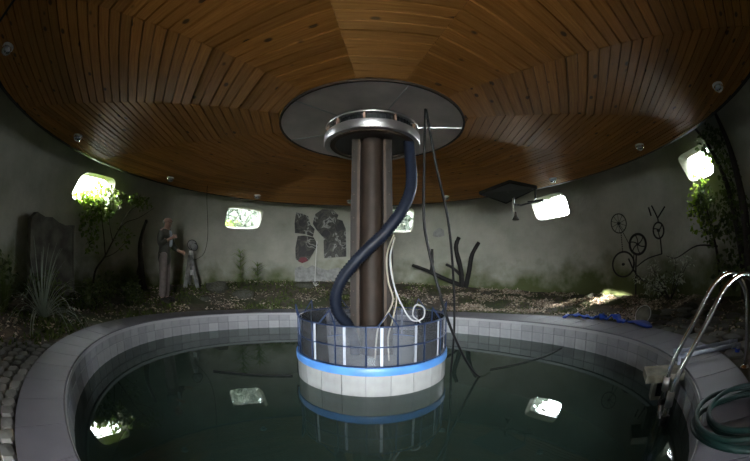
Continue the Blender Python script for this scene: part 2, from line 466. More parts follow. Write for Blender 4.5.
def build_wall():
    zs = [-.6, 0, .4, .8, 1.2, 1.6, 1.9, 2.2, 2.5, 2.8, 3.1, 3.3]
    prof = [(wall_r(z), z) for z in zs] + [(wall_r(z) + .34, z) for z in reversed(zs)]
    b = MB(); b.lathe(prof[::-1], 144, (AX[0], AX[1], 0), closed=True)
    w = b.build('wall_round', M['plaster'])
    cut = MB()
    for q in WINDOWS:
        i = win_points(q, -.6); o = win_points(q, 1.35); n = len(i)
        cut.add(i + o, [tuple(range(n)), tuple(range(2 * n - 1, n - 1, -1))] + [(j, j + n, (j + 1) % n + n, (j + 1) % n) for j in range(n)])
    # doorway behind the photographer
    cut.box((AX[0], AX[1] - 5.65, 1.12), (1.6, 2.0, 2.36))
    c = cut.build('wall_cutter', None)
    bm = bmesh.new(); bm.from_mesh(c.data); bmesh.ops.recalc_face_normals(bm, faces=bm.faces); bm.to_mesh(c.data); bm.free()
    bm = bmesh.new(); bm.from_mesh(w.data); bmesh.ops.recalc_face_normals(bm, faces=bm.faces); bm.to_mesh(w.data); bm.free()
    md = w.modifiers.new('openings', 'BOOLEAN'); md.operation = 'DIFFERENCE'; md.object = c; md.solver = 'EXACT'
    dg = bpy.context.evaluated_depsgraph_get()
    me = bpy.data.meshes.new_from_object(w.evaluated_get(dg))
    w.modifiers.clear(); w.data = me
    bpy.data.objects.remove(c)
    me.materials.clear(); me.materials.append(M['plaster'])
    smooth_by_angle(w, 28)
    return tag(w, kind='structure')
wall = build_wall()

for k, q in enumerate(WINDOWS):
    fr = MB(); o = win_points(q, .97); i = win_points(q, .97); cen = sum(o, Vector()) / len(o)
    out_dir = Vector((cen.x - AX[0], cen.y - AX[1], 0)).normalized()
    o = [cen + (p - cen) * 1.03 for p in o]; i = [cen + (p - cen) * .93 for p in o]
    n = len(o)
    vs = o + i + [p + out_dir * .035 for p in i] + [p + out_dir * .035 for p in o]
    fr.add(vs, [(l * n + j, l * n + (j + 1) % n, ((l + 1) % 4) * n + (j + 1) % n, ((l + 1) % 4) * n + j) for l in range(4) for j in range(n)])
    w = fr.build('window_%d' % (k + 1), M['white']); tag(w, kind='structure')
    pn = MB(); a = [p + out_dir * .012 for p in i]; c = [p + out_dir * .020 for p in i]
    pn.add(a + c, [tuple(range(n)), tuple(range(2 * n - 1, n - 1, -1))] + [(j, j + n, (j + 1) % n + n, (j + 1) % n) for j in range(n)])
    pn.build('pane', M['glass'], w)
    # daylight portal outside each opening
    L = bpy.data.lights.new('window_daylight', 'AREA'); L.shape = 'RECTANGLE'; L.size = 1.2; L.size_y = .8; L.cycles.is_portal = True
    lo = bpy.data.objects.new('window_daylight', L); COL.objects.link(lo)
    lo.location = cen + out_dir * .08; lo.rotation_euler = (-out_dir).to_track_quat('-Z', 'Y').to_euler()
L = bpy.data.lights.new('doorway_daylight', 'AREA'); L.shape = 'RECTANGLE'; L.size = 1.6; L.size_y = 2.4; L.cycles.is_portal = True
lo = bpy.data.objects.new('doorway_daylight', L); COL.objects.link(lo)
lo.location = (AX[0], AX[1] - 6.1, 1.1); lo.rotation_euler = Vector((0, 1, 0)).to_track_quat('-Z', 'Y').to_euler()

# ------------------------------------------------------------------ STRUCTURE: ground
def build_floor():
    NA, NR = 216, 34
    b = MB()
    for i in range(NA):
        A = 2 * math.pi * i / NA; x0, y0 = POOL_OUT(A, -.03)
        dx, dy = x0 - AX[0], y0 - AX[1]; th = math.atan2(dx, dy); r0 = math.hypot(dx, dy)
        for j in range(NR):
            t = j / (NR - 1); r = r0 + (5.85 - r0) * t
            x, y = AX[0] + r * math.sin(th), AX[1] + r * math.cos(th)
            b.v.append((x, y, ground_z(x, y) - (.05 if j == 0 else 0)))
    for i in range(NA):
        i2 = (i + 1) % NA
        for j in range(NR - 1):
            b.f.append((i * NR + j, i2 * NR + j, i2 * NR + j + 1, i * NR + j + 1)[::-1])
    o = b.build('floor', M['soil'], smooth=True)
    return tag(o, kind='structure')
floor = build_floor()
b = MB(); n = 96
for r in (5.8, 9.0, 16.0, 40.0):
    for j in range(n): b.v.append((AX[0] + r * math.sin(2 * math.pi * j / n), AX[1] + r * math.cos(2 * math.pi * j / n), -.05))
for l in range(3):
    for j in range(n): b.f.append((l * n + j, (l + 1) * n + j, (l + 1) * n + (j + 1) % n, l * n + (j + 1) % n))
g = b.build('ground_outside', M['lawn']); tag(g, kind='structure')
b = MB(); b.box((AX[0], AX[1] - 11.9, -.05), (8.0, 7.6, .08)); tag(b.build('bounce_terrace', M['bouncestone']), kind='structure')  # added unseen pale slab that bounces daylight in through the doorway
b = MB(); b.box((AX[0], AX[1] - 5.25, -.02), (1.6, 1.6, .07)); tag(b.build('floor_bounce_slab', M['bouncestone']), kind='structure')  # invented pale floor behind the camera, throws light onto the near ceiling
for sx, nm in ((-1, 'wall_light_baffle_left'), (1, 'wall_light_baffle_right')):  # added dark side baffles that narrow the doorway light to a beam
    b = MB(); b.box((AX[0] + sx * .90, AX[1] - 7.2, 1.2), (.2, 2.7, 2.5)); tag(b.build(nm, M['bark']), kind='structure')
b = MB(); b.box((AX[0], AX[1] - 7.2, 2.5), (2.5, 2.8, .14)); tag(b.build('ceiling_light_baffle', M['bark']), kind='structure')  # unseen roof over the baffles, added to cut off the high sky

# ------------------------------------------------------------------ STRUCTURE: pool
NC = 54
cop = MB()
pi = [POOL_IN(2 * math.pi * i / 216, .012) for i in range(216)]; po = [POOL_OUT(2 * math.pi * i / 216, -.012) for i in range(216)]
for i in range(216):
    cop.v += [(*pi[i], -.012), (*po[i], -.012), (*po[i], -.20), (*pi[i], -.20)]
for i in range(216):
    a, c = i * 4, ((i + 1) % 216) * 4
    for l in range(4): cop.f.append((a + l, a + (l + 1) % 4, c + (l + 1) % 4, c + l))
coping = cop.build('trim_coping', M['grout']); tag(coping, kind='structure')
for i in range(NC):
    b = MB(); m = 5; gap = .0009
    a0, a1 = 2 * math.pi * (i / NC) + gap, 2 * math.pi * ((i + 1) / NC) - gap
    As = [a0 + (a1 - a0) * j / (m - 1) for j in range(m)]
    rows = []
    for off_i, off_o, z in ((.0, 0, -.055), (-.022, .004, -.050), (-.026, .006, -.010), (-.018, 0, .0)):
        rows.append(([POOL_IN(A, off_i) for A in As], [POOL_OUT(A, off_o) for A in As], z))
    for pi_, po_, z in rows: b.v += [(*p, z) for p in pi_] + [(*p, z) for p in po_]
    w = 2 * m
    for l in range(3):
        for j in range(m - 1):
            b.f.append((l * w + j, l * w + j + 1, (l + 1) * w + j + 1, (l + 1) * w + j))
            b.f.append((l * w + m + j + 1, l * w + m + j, (l + 1) * w + m + j, (l + 1) * w + m + j + 1))
        b.f.append((l * w + m, l * w, (l + 1) * w, (l + 1) * w + m)); b.f.append((l * w + m - 1, l * w + 2 * m - 1, (l + 1) * w + 2 * m - 1, (l + 1) * w + m - 1))
    for j in range(m - 1):
        b.f.append((3 * w + j, 3 * w + j + 1, 3 * w + m + j + 1, 3 * w + m + j)); b.f.append((j + 1, j, m + j, m + j + 1))
    b.build('coping_slab', M['coping'], coping)
b = MB(); n = 216
for off, z in ((-.031, -.048), (-.031, -.012), (-.023, -.012), (-.023, -.048)):
    b.v += [(*POOL_IN(2 * math.pi * i / n, off), z) for i in range(n)]
for l in range(4):
    for i in range(n): b.f.append((l * n + i, l * n + (i + 1) % n, ((l + 1) % 4) * n + (i + 1) % n, ((l + 1) % 4) * n + i))
b.build('lit_lip_strip', M['liplight'], coping)  # pale strip paints the lit inner edge of the coping
# wall of the pool
shell = MB(); NS = 180
zs = [-.03, -1.25]
for z in zs:
    for i in range(NS): shell.v.append((*POOL_IN(2 * math.pi * i / NS, .012), z))
for i in range(NS): shell.f.append((i, (i + 1) % NS, NS + (i + 1) % NS, NS + i))
wp_ = shell.build('wall_pool', M['grout'], smooth=True); tag(wp_, kind='structure')
# equal arc spacing for the tiles
fine = [POOL_IN(2 * math.pi * i / 3600, .0) for i in range(3601)]
cum = [0]
for i in range(3600): cum.append(cum[-1] + math.dist(fine[i], fine[i + 1]))
NT = 90; tw = cum[-1] / NT
tile_me = {}
for row, (z0, z1) in enumerate(((-.155, -.052), (-.42, -.161))):
    b = MB(); hw = tw / 2 - .0035; h = z1 - z0
    b.add([(-hw, 0, 0), (hw, 0, 0), (hw, 0, h), (-hw, 0, h), (-hw + .003, .007, .003), (hw - .003, .007, .003), (hw - .003, .007, h - .003), (-hw + .003, .007, h - .003)],
          [(4, 5, 6, 7)[::-1], (0, 1, 5, 4)[::-1], (1, 2, 6, 5)[::-1], (2, 3, 7, 6)[::-1], (3, 0, 4, 7)[::-1]])
    me = b.mesh('tile', M['tile'])
    j = 0
    for k in range(NT):
        s = (k + .5) * tw
        while cum[j + 1] < s: j += 1
        p = Vector((*fine[j], 0)); t = Vector((*fine[j + 1], 0)) - p
        o = bpy.data.objects.new('tile', me); COL.objects.link(o); o.parent = wp_
        o.location = (p.x, p.y, z0)
        # local +y must face the pool's middle
        ang = math.atan2(-t.y, -t.x)
        o.rotation_euler = (0, 0, ang)
        inn = Vector((-math.sin(ang), math.cos(ang), 0)); toc = Vector((-.2 - p.x, 3.33 - p.y, 0))
        if inn.dot(toc) < 0: o.rotation_euler = (0, 0, ang + math.pi)
b = MB(); b.v = [(*POOL_IN(2 * math.pi * i / NS, .03), -1.25) for i in range(NS)]; b.f = [tuple(range(NS - 1, -1, -1))]
tag(b.build('floor_pool', M['poolshell']), kind='structure')
b = MB(); b.v = [(*POOL_IN(2 * math.pi * i / NS, .006), ZW) for i in range(NS)]; b.f = [tuple(range(NS - 1, -1, -1))]
tag(b.build('pool_water', M['water']), 'still dark green water filling the round pool', 'water', kind='stuff')

# ------------------------------------------------------------------ STRUCTURE: ceiling of boards
SEAM = [108.0, 136.5, 163.2, 187.0, 215.6, 245.0]
SEAM += [245.0 + 223.0 * k / 8 for k in range(1, 8)]
def clip(poly, n, d):
    """keep n.p <= d"""
    out = []
    for i in range(len(poly)):
        p, q = poly[i], poly[(i + 1) % len(poly)]
        sp, sq = n[0] * p[0] + n[1] * p[1] - d, n[0] * q[0] + n[1] * q[1] - d
        if sp <= 0: out.append(p)
        if (sp < 0 < sq) or (sq < 0 < sp):
            t = sp / (sp - sq); out.append((p[0] + (q[0] - p[0]) * t, p[1] + (q[1] - p[1]) * t))
    return out

def build_ceiling():
    rg = random.Random(5)
    b = MB(); n = 120
    b.v = [(*RIM(2 * math.pi * i / n, -.01), ZC + .10) for i in range(n)] + [(*RIM(2 * math.pi * i / n, -.01), ZC + .13) for i in range(n)]
    b.f = [tuple(range(n)), tuple(range(2 * n - 1, n - 1, -1))] + [(i, i + n, (i + 1) % n + n, (i + 1) % n) for i in range(n)]
    ceil = b.build('ceiling', M['dark']); tag(ceil, kind='structure')
    boards = []
    rimpts = [RIM(2 * math.pi * i / 156, -.02) for i in range(156)]
    for s in range(13):
        a0 = SEAM[s]; a1 = SEAM[(s + 1) % 13]
        if a1 < a0: a1 += 360
        m = R((a0 + a1) / 2); hw = R((a1 - a0) / 2)
        bd = Vector((math.sin(m), math.cos(m))); lt = Vector((bd.y, -bd.x))      # along bisector, along the board
        n1 = (Vector((math.sin(R(a0)), math.cos(R(a0))))); n2 = (Vector((math.sin(R(a1)), math.cos(R(a1)))))
        d = .93; k = 0
        while d < 4.95:
            wdt = .1026
            lo_, hi_ = d + .002, d + wdt - .002
            g = .0022 / math.cos(hw)
            xs = lambda q: q * math.tan(hw) - g
            poly = [(-xs(lo_), lo_), (xs(lo_), lo_), (xs(hi_), hi_), (-xs(hi_), hi_)]
            W = [(AX[0] + lt.x * x + bd.x * y, AX[1] + lt.y * x + bd.y * y) for x, y in poly]
            if sum(W[i][0] * W[(i + 1) % 4][1] - W[(i + 1) % 4][0] * W[i][1] for i in range(4)) < 0: W.reverse()
            # cut at the rim
            for i in range(156):
                p, q = rimpts[i], rimpts[(i + 1) % 156]
                nn = Vector((-(q[1] - p[1]), q[0] - p[0])).normalized()
                if nn.x * (p[0] + .19) + nn.y * (p[1] - 3.35) < 0: nn = -nn
                dd = nn.x * p[0] + nn.y * p[1]
                if max(nn.x * w[0] + nn.y * w[1] for w in W) > dd: W = clip(W, nn, dd)
                if len(W) < 3: break
            if len(W) >= 3:
                ar = abs(sum(W[i][0] * W[(i + 1) % len(W)][1] - W[(i + 1) % len(W)][0] * W[i][1] for i in range(len(W)))) / 2
                if ar > .004:
                    c = Vector((sum(w[0] for w in W) / len(W), sum(w[1] for w in W) / len(W)))
                    vis = ar / (c.x ** 2 + c.y ** 2 + 2.5) ** 1.5 if c.y > .25 * abs(c.x) - .1 else -1 + ar
                    boards.append((vis, W, lt, bd, rg.random(), rg.uniform(0, 40), rg.uniform(0, 40), rg.choice((0, 0, 0, .001, .002, .004))))
            d += wdt; k += 1
    boards.sort(key=lambda t: -t[0])
    def emit(b, W, dz, bd):
        n0 = len(b.f); v0 = len(b.v); 
        top = max(w[0] * bd.x + w[1] * bd.y for w in W); m = len(W); z0 = ZC - dz
        lo = [(w[0] - bd.x * .012, w[1] - bd.y * .012) if w[0] * bd.x + w[1] * bd.y > top - .004 else w for w in W]   # bevelled outer edge
        b.v += [(*w, z0) for w in lo] + [(*w, z0 + .011) for w in W] + [(*w, ZC + .03) for w in W]
        b.f.append(tuple(v0 + i for i in range(m - 1, -1, -1))); b.f.append(tuple(v0 + 2 * m + i for i in range(m)))
        for l in (0, 1):
            for i in range(m): b.f.append((v0 + l * m + i, v0 + l * m + (i + 1) % m, v0 + (l + 1) * m + (i + 1) % m, v0 + (l + 1) * m + i))
        for i in range(v0, len(b.v)):      # every sector rises gently from the hub to the rim
            x, y, z = b.v[i]; b.v[i] = (x, y, z + SLOPE * ((x - AX[0]) * bd.x + (y - AX[1]) * bd.y - 2.6))
        return len(b.f) - n0
    def finish(me, info):
        me.attributes.new('tone', 'FLOAT', 'FACE'); me.uv_layers.new(name='UVMap')
        uv = me.uv_layers['UVMap']; at = me.attributes['tone']
        fi = 0
        for nf, lt, bd, tone, u0, v0 in info:
            for _ in range(nf):
                at.data[fi].value = tone
                pl = me.polygons[fi]
                for li in pl.loop_indices:
                    co = me.vertices[me.loops[li].vertex_index].co
                    uv.data[li].uv = (co.x * lt.x + co.y * lt.y + u0, co.x * bd.x + co.y * bd.y + v0)
                fi += 1
    for t in boards[:300]:
        b = MB(); nf = emit(b, t[1], t[7], t[3]); me = b.mesh('board', M['wood']); finish(me, [(nf, t[2], t[3], t[4], t[5], t[6])])
        link('board', me, ceil)
    b = MB(); info = []
    for t in boards[300:]:
        nf = emit(b, t[1], t[7], t[3]); info.append((nf, t[2], t[3], t[4], t[5], t[6]))
    me = b.mesh('outer_boards', M['wood']); finish(me, info)
    tag(link('outer_boards', me, ceil), kind='stuff')
build_ceiling()
# dark trim that rings the wooden disc, with the fascia over it, and the cover that closes the gap to the wall
b = MB(); n = 160
for off, z in ((-.03, ZC + .07), (-.03, ZC + .018), (.035, ZC + .018), (.05, ZC + .05), (.05, 3.32), (-.03, 3.32)):
    b.v += [(*RIM(2 * math.pi * i / n, off), z) for i in range(n)]
for l in range(6):
    for i in range(n): b.f.append((l * n + i, l * n + (i + 1) % n, ((l + 1) % 6) * n + (i + 1) % n, ((l + 1) % 6) * n + i)[::-1])
tag(b.build('trim_rim', M['rim'], smooth=False), kind='structure')
b = MB()
for off in (0, 1):
    for z in (3.31, 3.36):
        b.v += [(*RIM(2 * math.pi * i / n, -.02), z) if off == 0 else (AX[0] + 5.9 * math.sin(2 * math.pi * i / n), AX[1] + 5.9 * math.cos(2 * math.pi * i / n), z) for i in range(n)]
for l, l2 in ((0, 2), (2, 3), (3, 1), (1, 0)):
    for i in range(n): b.f.append((l * n + i, l * n + (i + 1) % n, l2 * n + (i + 1) % n, l2 * n + i))
tag(b.build('ceiling_cover', M['plaster']), kind='structure')
b = MB(); b.lathe([(0.001, ZC + .14), (4.5, ZC + .14), (4.5, ZC + .18), (.001, ZC + .18)], 64, (AX[0], AX[1], 0)); tag(b.build('ceiling_deck', M['dark']), kind='structure')

# ================================================================== THINGS
# ------------------------------------------------------------------ metal hub plate under the ceiling
def arc_panel(b, a0, a1, r0, r1, z0, z1, th, m=7):
    for rr, zz in ((r0, z0), (r1, z1), (r1, z1 + th), (r0, z0 + th)):
        b.v += [(rr * math.sin(R(a0 + (a1 - a0) * j / (m - 1))), rr * math.cos(R(a0 + (a1 - a0) * j / (m - 1))), zz) for j in range(m)]
    for l in range(4):
        for j in range(m - 1): b.f.append((l * m + j, l * m + j + 1, ((l + 1) % 4) * m + j + 1, ((l + 1) % 4) * m + j)[::-1])
    b.f.append((0, m, 2 * m, 3 * m)); b.f.append((m - 1, 2 * m - 1, 3 * m - 1, 4 * m - 1)[::-1])

hub = thing('hub_plate', (AX[0], AX[1], ZC - .042), 'round sheet metal plate of six panels on the wooden ceiling around the column', 'ceiling plate')
HS = [-135, -76, -15, 38, 96, 161, 225]
for k in range(6):
    b = MB(); arc_panel(b, HS[k] + .35, HS[k + 1] - .35, .40, 1.015, .006, .0, .008, 13); b.build('panel', M['sheet'], hub, loc=(0, 0, 0), smooth=False)
    b = MB(); a = R(HS[k]); s, c = math.sin(a), math.cos(a)
    b.tube([(s * .42, c * .42, .003), (s * 1.01, c * 1.01, -.003)], .007, 6); b.build('seam_strip', M['alu'], hub, loc=(0, 0, 0))
b = MB(); b.lathe([(1.012, .014), (1.012, -.010), (1.034, -.010), (1.034, .014)], 72, closed=True); b.build('rim', M['rust'], hub, loc=(0, 0, 0))

# ------------------------------------------------------------------ column with collar
colm = thing('support_column', (AX[0], AX[1], -.06), 'dark brown steel column standing in the middle of the pool', 'column')
CH = 2.25
b = MB(); b.lathe([(.001, 0), (.112, 0), (.112, CH), (.001, CH)], 32, (0, -.105, 0)); smooth_by_angle(b.build('centre_pipe', M['rust'], colm, loc=(0, 0, 0)))
b = MB(); b.lathe([(.001, 0), (.150, 0), (.150, CH), (.001, CH)], 24); smooth_by_angle(b.build('core', M['dark'], colm, loc=(0, 0, 0)))
for sx in (-1, 1):
    for sy in (-1, 1):
        b = MB(); x = sx * .178; y = sy * .12
        b.box((x, y, CH / 2), (.062, .09, CH)); b.build('post', M['poststeel'], colm, loc=(0, 0, 0))
    b = MB(); b.box((sx * .134, -.155, CH / 2), (.026, .03, CH)); b.build('angle_strip', M['rust2'], colm, loc=(0, 0, 0))
for z in (.35, 1.2, 2.0):
    b = MB(); b.box((0, .02, z), (.40, .20, .03)); b.build('tie_plate', M['rust'], colm, loc=(0, 0, 0))
b = MB()
for sx in (-1, 1):
    for k in range(9): b.lathe([(.001, -.006), (.007, -.004), (.007, .004), (.001, .006)], 8, (sx * .178, -.168, .2 + k * .24))
b.build('bolts', M['rust2'], colm, loc=(0, 0, 0))

collar = thing('column_collar', (AX[0], AX[1], 2.163), 'aluminium ring collar with dark slots around the top of the column', 'collar')
b = MB(); b.lathe([(.470, .0), (.521, .0), (.526, .006), (.526, .092), (.519, .098), (.470, .098)], 72, closed=True); smooth_by_angle(b.build('lower_band', M['alu'], collar, loc=(0, 0, 0)))
b = MB(); b.lathe([(.455, .176), (.515, .176), (.518, .180), (.518, .196), (.515, .20), (.455, .20)], 72, closed=True); smooth_by_angle(b.build('upper_flange', M['alu'], collar, loc=(0, 0, 0)))
b = MB(); b.lathe([(.472, .095), (.472, .18), (.452, .18), (.452, .095)], 64, closed=True); smooth_by_angle(b.build('slot_drum', M['panelblack'], collar, loc=(0, 0, 0)))
for k in range(64):
    a = 2 * math.pi * k / 64; b = MB(); s, c = math.sin(a), math.cos(a)
    b.box((s * .477, c * .477, .137), (.003, .012, .078), Matrix.Rotation(-a, 3, 'Z'))
    b.build('slot_fin', M['panelblack'], collar, loc=(0, 0, 0))
for k in range(10):
    a = R(-172 + 36 * k); b = MB(); s, c = math.sin(a), math.cos(a)
    b.box((s * .495, c * .495, .137), (.022, .03, .078), Matrix.Rotation(-a, 3, 'Z')); b.build('divider', M['copper'], collar, loc=(0, 0, 0))
b = MB(); b.lathe([(.46, -.004), (.405, -.004), (.405, .012), (.46, .012)], 64, closed=True); b.build('bottom_ring', M['rust2'], collar, loc=(0, 0, 0))
b = MB(); b.lathe([(.41, .015), (.22, .02), (.001, .02), (.001, .03), (.41, .03)], 64); b.build('underside', M['panelblack'], collar, loc=(0, 0, 0))

# ------------------------------------------------------------------ round platform with its cage
PC = (-.035, 3.51); PR = .80
plat = thing('pool_platform', (*PC, ZW - .3), 'round white tiled platform with blue band in the middle of the pool', 'platform')
zb = -(ZW - .3)
b = MB(); b.lathe([(.001, 0), (PR - .012, 0), (PR - .012, zb - .03), (.001, zb - .03)], 80); smooth_by_angle(b.build('core', M['grout'], plat, loc=(0, 0, 0)))
NTP = 23; me = None
for k in range(NTP):
    if me is None:
        b = MB(); da = math.pi / NTP - .0035; m = 4
        for rr in (PR - .014, PR):
            for z in (zb - .32, zb - .10):
                b.v += [(rr * math.sin(-da + 2 * da * j / (m - 1)), -rr * math.cos(-da + 2 * da * j / (m - 1)), z) for j in range(m)]
        I = lambda r, z, j: (r * 2 + z) * m + j
        for j in range(m - 1):
            b.f.append((I(1, 0, j), I(1, 0, j + 1), I(1, 1, j + 1), I(1, 1, j))); b.f.append((I(0, 1, j), I(0, 1, j + 1), I(0, 0, j + 1), I(0, 0, j)))
            b.f.append((I(1, 1, j), I(1, 1, j + 1), I(0, 1, j + 1), I(0, 1, j))); b.f.append((I(0, 0, j), I(0, 0, j + 1), I(1, 0, j + 1), I(1, 0, j)))
        b.f.append((I(0, 0, 0), I(1, 0, 0), I(1, 1, 0), I(0, 1, 0))); b.f.append((I(1, 0, m - 1), I(0, 0, m - 1), I(0, 1, m - 1), I(1, 1, m - 1)))
        me = b.mesh('tile', M['whitetile'])
    o = bpy.data.objects.new('tile', me); COL.objects.link(o); o.parent = plat; o.rotation_euler = (0, 0, 2 * math.pi * (k + .3) / NTP)
b = MB(); b.lathe([(PR - .02, zb - .098), (PR + .012, zb - .098), (PR + .014, zb - .09), (PR + .014, zb - .03), (PR + .010, zb - .024), (PR - .02, zb - .024)], 96, closed=True)
smooth_by_angle(b.build('blue_band', M['blue'], plat, loc=(0, 0, 0)))
b = MB(); b.lathe([(.001, zb - .032), (PR - .015, zb - .032), (PR - .015, zb - .026), (.001, zb - .026)], 64); b.build('top_slab', M['whitetile'], plat, loc=(0, 0, 0))

cage = thing('acrylic_guard', (*PC, -.024), 'clear acrylic screen in a blue wire frame around the foot of the column', 'guard screen')
HG = .365; NP = 18
for z, rr in ((.006, .007), (.185, .006), (HG, .007)):
    b = MB(); b.tube([((PR - .01) * math.sin(2 * math.pi * j / 96), (PR - .01) * math.cos(2 * math.pi * j / 96), z) for j in range(96)], rr, 6, closed=True)
    b.build('rail', M['wire'], cage, loc=(0, 0, 0), smooth=True)
for k in range(NP):
    a = 2 * math.pi * (k + .15) / NP; s, c = math.sin(a), math.cos(a)
    b = MB(); b.tube([(s * (PR - .007), c * (PR - .007), 0), (s * (PR - .007), c * (PR - .007), HG + .006)], .0075, 6); b.build('post', M['wire'], cage, loc=(0, 0, 0), smooth=True)
    if k % 2 == 0:
        a2 = 2 * math.pi * (k + .80) / NP; am = (a + a2) / 2; lean = PR + .015 if k % 4 == 0 else PR - .055
        b = MB(); b.tube([(s * (PR - .009), c * (PR - .009), HG), (math.sin(am) * lean, math.cos(am) * lean, HG + .125), (math.sin(a2) * (PR - .009), math.cos(a2) * (PR - .009), HG)], .008, 6)
        b.build('peak_wire', M['wire'], cage, loc=(0, 0, 0))
for k in range(15):
    rg = random.Random(k)
    a0, a1 = 360 / 15 * k + 4, 360 / 15 * (k + 1) + 6.5
    b = MB(); r0 = PR - .033 + .008 * (k % 2)
    b_m = 9
    for rr, in ((r0,), (r0 + .003,)):
        for z in (.004, HG - .01):
            b.v += [(rr * math.sin(R(a0 + (a1 - a0) * j / (b_m - 1))), rr * math.cos(R(a0 + (a1 - a0) * j / (b_m - 1))), z) for j in range(b_m)]
    I = lambda r, z, j: (r * 2 + z) * b_m + j
    for j in range(b_m - 1):
        b.f.append((I(1, 0, j), I(1, 1, j), I(1, 1, j + 1), I(1, 0, j + 1))); b.f.append((I(0, 0, j), I(0, 0, j + 1), I(0, 1, j + 1), I(0, 1, j)))
    b.build('acrylic_sheet', M['acrylic'], cage, loc=(0, 0, 0), smooth=True)
    b = MB(); s, c = math.sin(R(a0 + 1.2)), math.cos(R(a0 + 1.2))
    b.box((s * (r0 + .006), c * (r0 + .006), HG / 2), (.026, .004, HG - .02), Matrix.Rotation(-R(a0 + 1.2), 3, 'Z')); b.build('glint_strip', M['acrylicglint'], cage, loc=(0, 0, 0))  # milky strips paint the bright vertical reflections on the sheets

# ------------------------------------------------------------------ hoses and cables
def ribbed(pts, r, pitch=.016):
    P = spline(pts, 40); L = [0]
    for i in range(1, len(P)): L.append(L[-1] + (P[i] - P[i - 1]).length)
    n = int(L[-1] / pitch); out = []; rr = []; j = 0
    for k in range(n + 1):
        s = L[-1] * k / n
        while j < len(L) - 2 and L[j + 1] < s: j += 1
        t = (s - L[j]) / max(1e-9, L[j + 1] - L[j]); out.append(P[j].lerp(P[j + 1], min(t, 1))); rr.append(r if k % 2 else r * .84)
    return out, rr
HOSE = [(0.362, 3.26, 2.185), (0.360, 3.215, 2.072), (0.352, 3.06, 1.646), (0.254, 2.99, 1.385), (0.092, 2.965, 1.166), (-0.092, 2.965, 0.991), (-0.277, 2.99, 0.779), (-0.363, 3.028, 0.590), (-0.351, 3.080, 0.423), (-0.255, 3.15, 0.270), (-.20, 3.17, .10), (-.19, 3.18, -.02)]
b = MB(); P, rr = ribbed(HOSE, .060); b.tube(P, rr, 14)
hs = b.build('ribbed_hose', M['hose'], smooth=True); tag(hs, 'thick dark blue ribbed hose winding down in front of the column', 'hose')

def cable(name, pts, r, mat, label, cat='cable', per=10, n=8, group=None):
    b = MB(); b.tube(spline(pts, per), r, n); return tag(b.build(name, M[mat], smooth=True), label, cat, group)
cable('hanging_cable', [(0.493, 2.837, 2.366), (0.444, 2.794, 1.759), (0.420, 2.747, 1.248), (0.465, 2.740, 0.948), (0.530, 2.728, 0.683), (0.640, 2.74, 0.340), (0.86, 2.93, -.06), (1.064, 3.12, -0.298), (1.25, 3.3, -.33)], .0125, 'rubber', 'black cable hanging from the metal plate and slipping into the pool water')
cable('hanging_cable', [(0.500, 2.845, 2.366), (0.580, 2.922, 1.805), (0.713, 3.098, 1.303), (0.790, 3.237, 0.735), (0.82, 3.30, 0.286), (0.82, 3.32, 0.02), (.815, 3.36, -.30)], .0125, 'rubber', 'black cable hanging from the metal plate down beside the acrylic screen')
cable('beige_wire', [(0.182, 3.115, 1.160), (0.112, 3.06, 0.966), (0.120, 3.03, 0.732), (0.166, 3.03, 0.544), (0.090, 2.985, 0.380), (0.025, 2.940, 0.280), (.0, 2.93, .0)], .008, 'beige', 'beige wire leaving the column and curving left into the acrylic screen', group=None)
cable('beige_wire', [(0.190, 3.10, 1.13), (0.145, 3.06, 0.96), (0.17, 3.03, 0.72), (0.20, 3.03, 0.55), (0.16, 3.0, 0.36), (0.12, 2.96, 0.20), (.13, 2.95, -.02)], .007, 'beige', 'beige wire hanging straight down against the right side of the column')
cable('white_wire', [(0.180, 3.095, 1.110), (0.139, 3.047, 0.918), (0.173, 2.995, 0.687), (0.246, 2.990, 0.501), (0.338, 2.981, 0.360), (0.438, 2.968, 0.377), (0.454, 3.016, 0.465), (0.379, 3.026, 0.495), (0.352, 3.030, 0.400), (0.425, 3.071, 0.324), (0.5, 3.12, 0.20), (.5, 3.15, -.02)], .007, 'whitecable', 'pale wire with a round loop over the acrylic screen right of the column')
cable('thin_cable', [(-3.30, 5.60, 2.40), (-3.342, 5.691, 2.2), (-3.40, 5.95, 1.5), (-3.58, 6.15, 1.12), (-3.95, 6.45, .98), (-4.20, 6.63, .95)], .006, 'rubber', 'thin cable hanging from the ceiling rim to the grey tripod figure')
cable('ceiling_cable', [(-3.2, .28, 2.40), (-2.705, 0.247, 2.385), (-2.372, 0.222, 2.385), (-1.6, .16, 2.40)], .014, 'rubber', 'black cable stretched along the ceiling at the upper left corner')
cable('sunken_cable', [(1.25, 3.3, -.292), (1.6, 3.36, -.292), (2.05, 3.5, -.292), (2.5, 3.75, -.292)], .006, 'rubber', 'thin dark line floating on the water right of the platform', 'cable')
cable('sunken_cable', [(-.85, 3.2, -.292), (-1.2, 3.1, -.292), (-1.7, 3.02, -.292)], .009, 'rubber', 'short dark stick floating on the water left of the platform', 'stick')

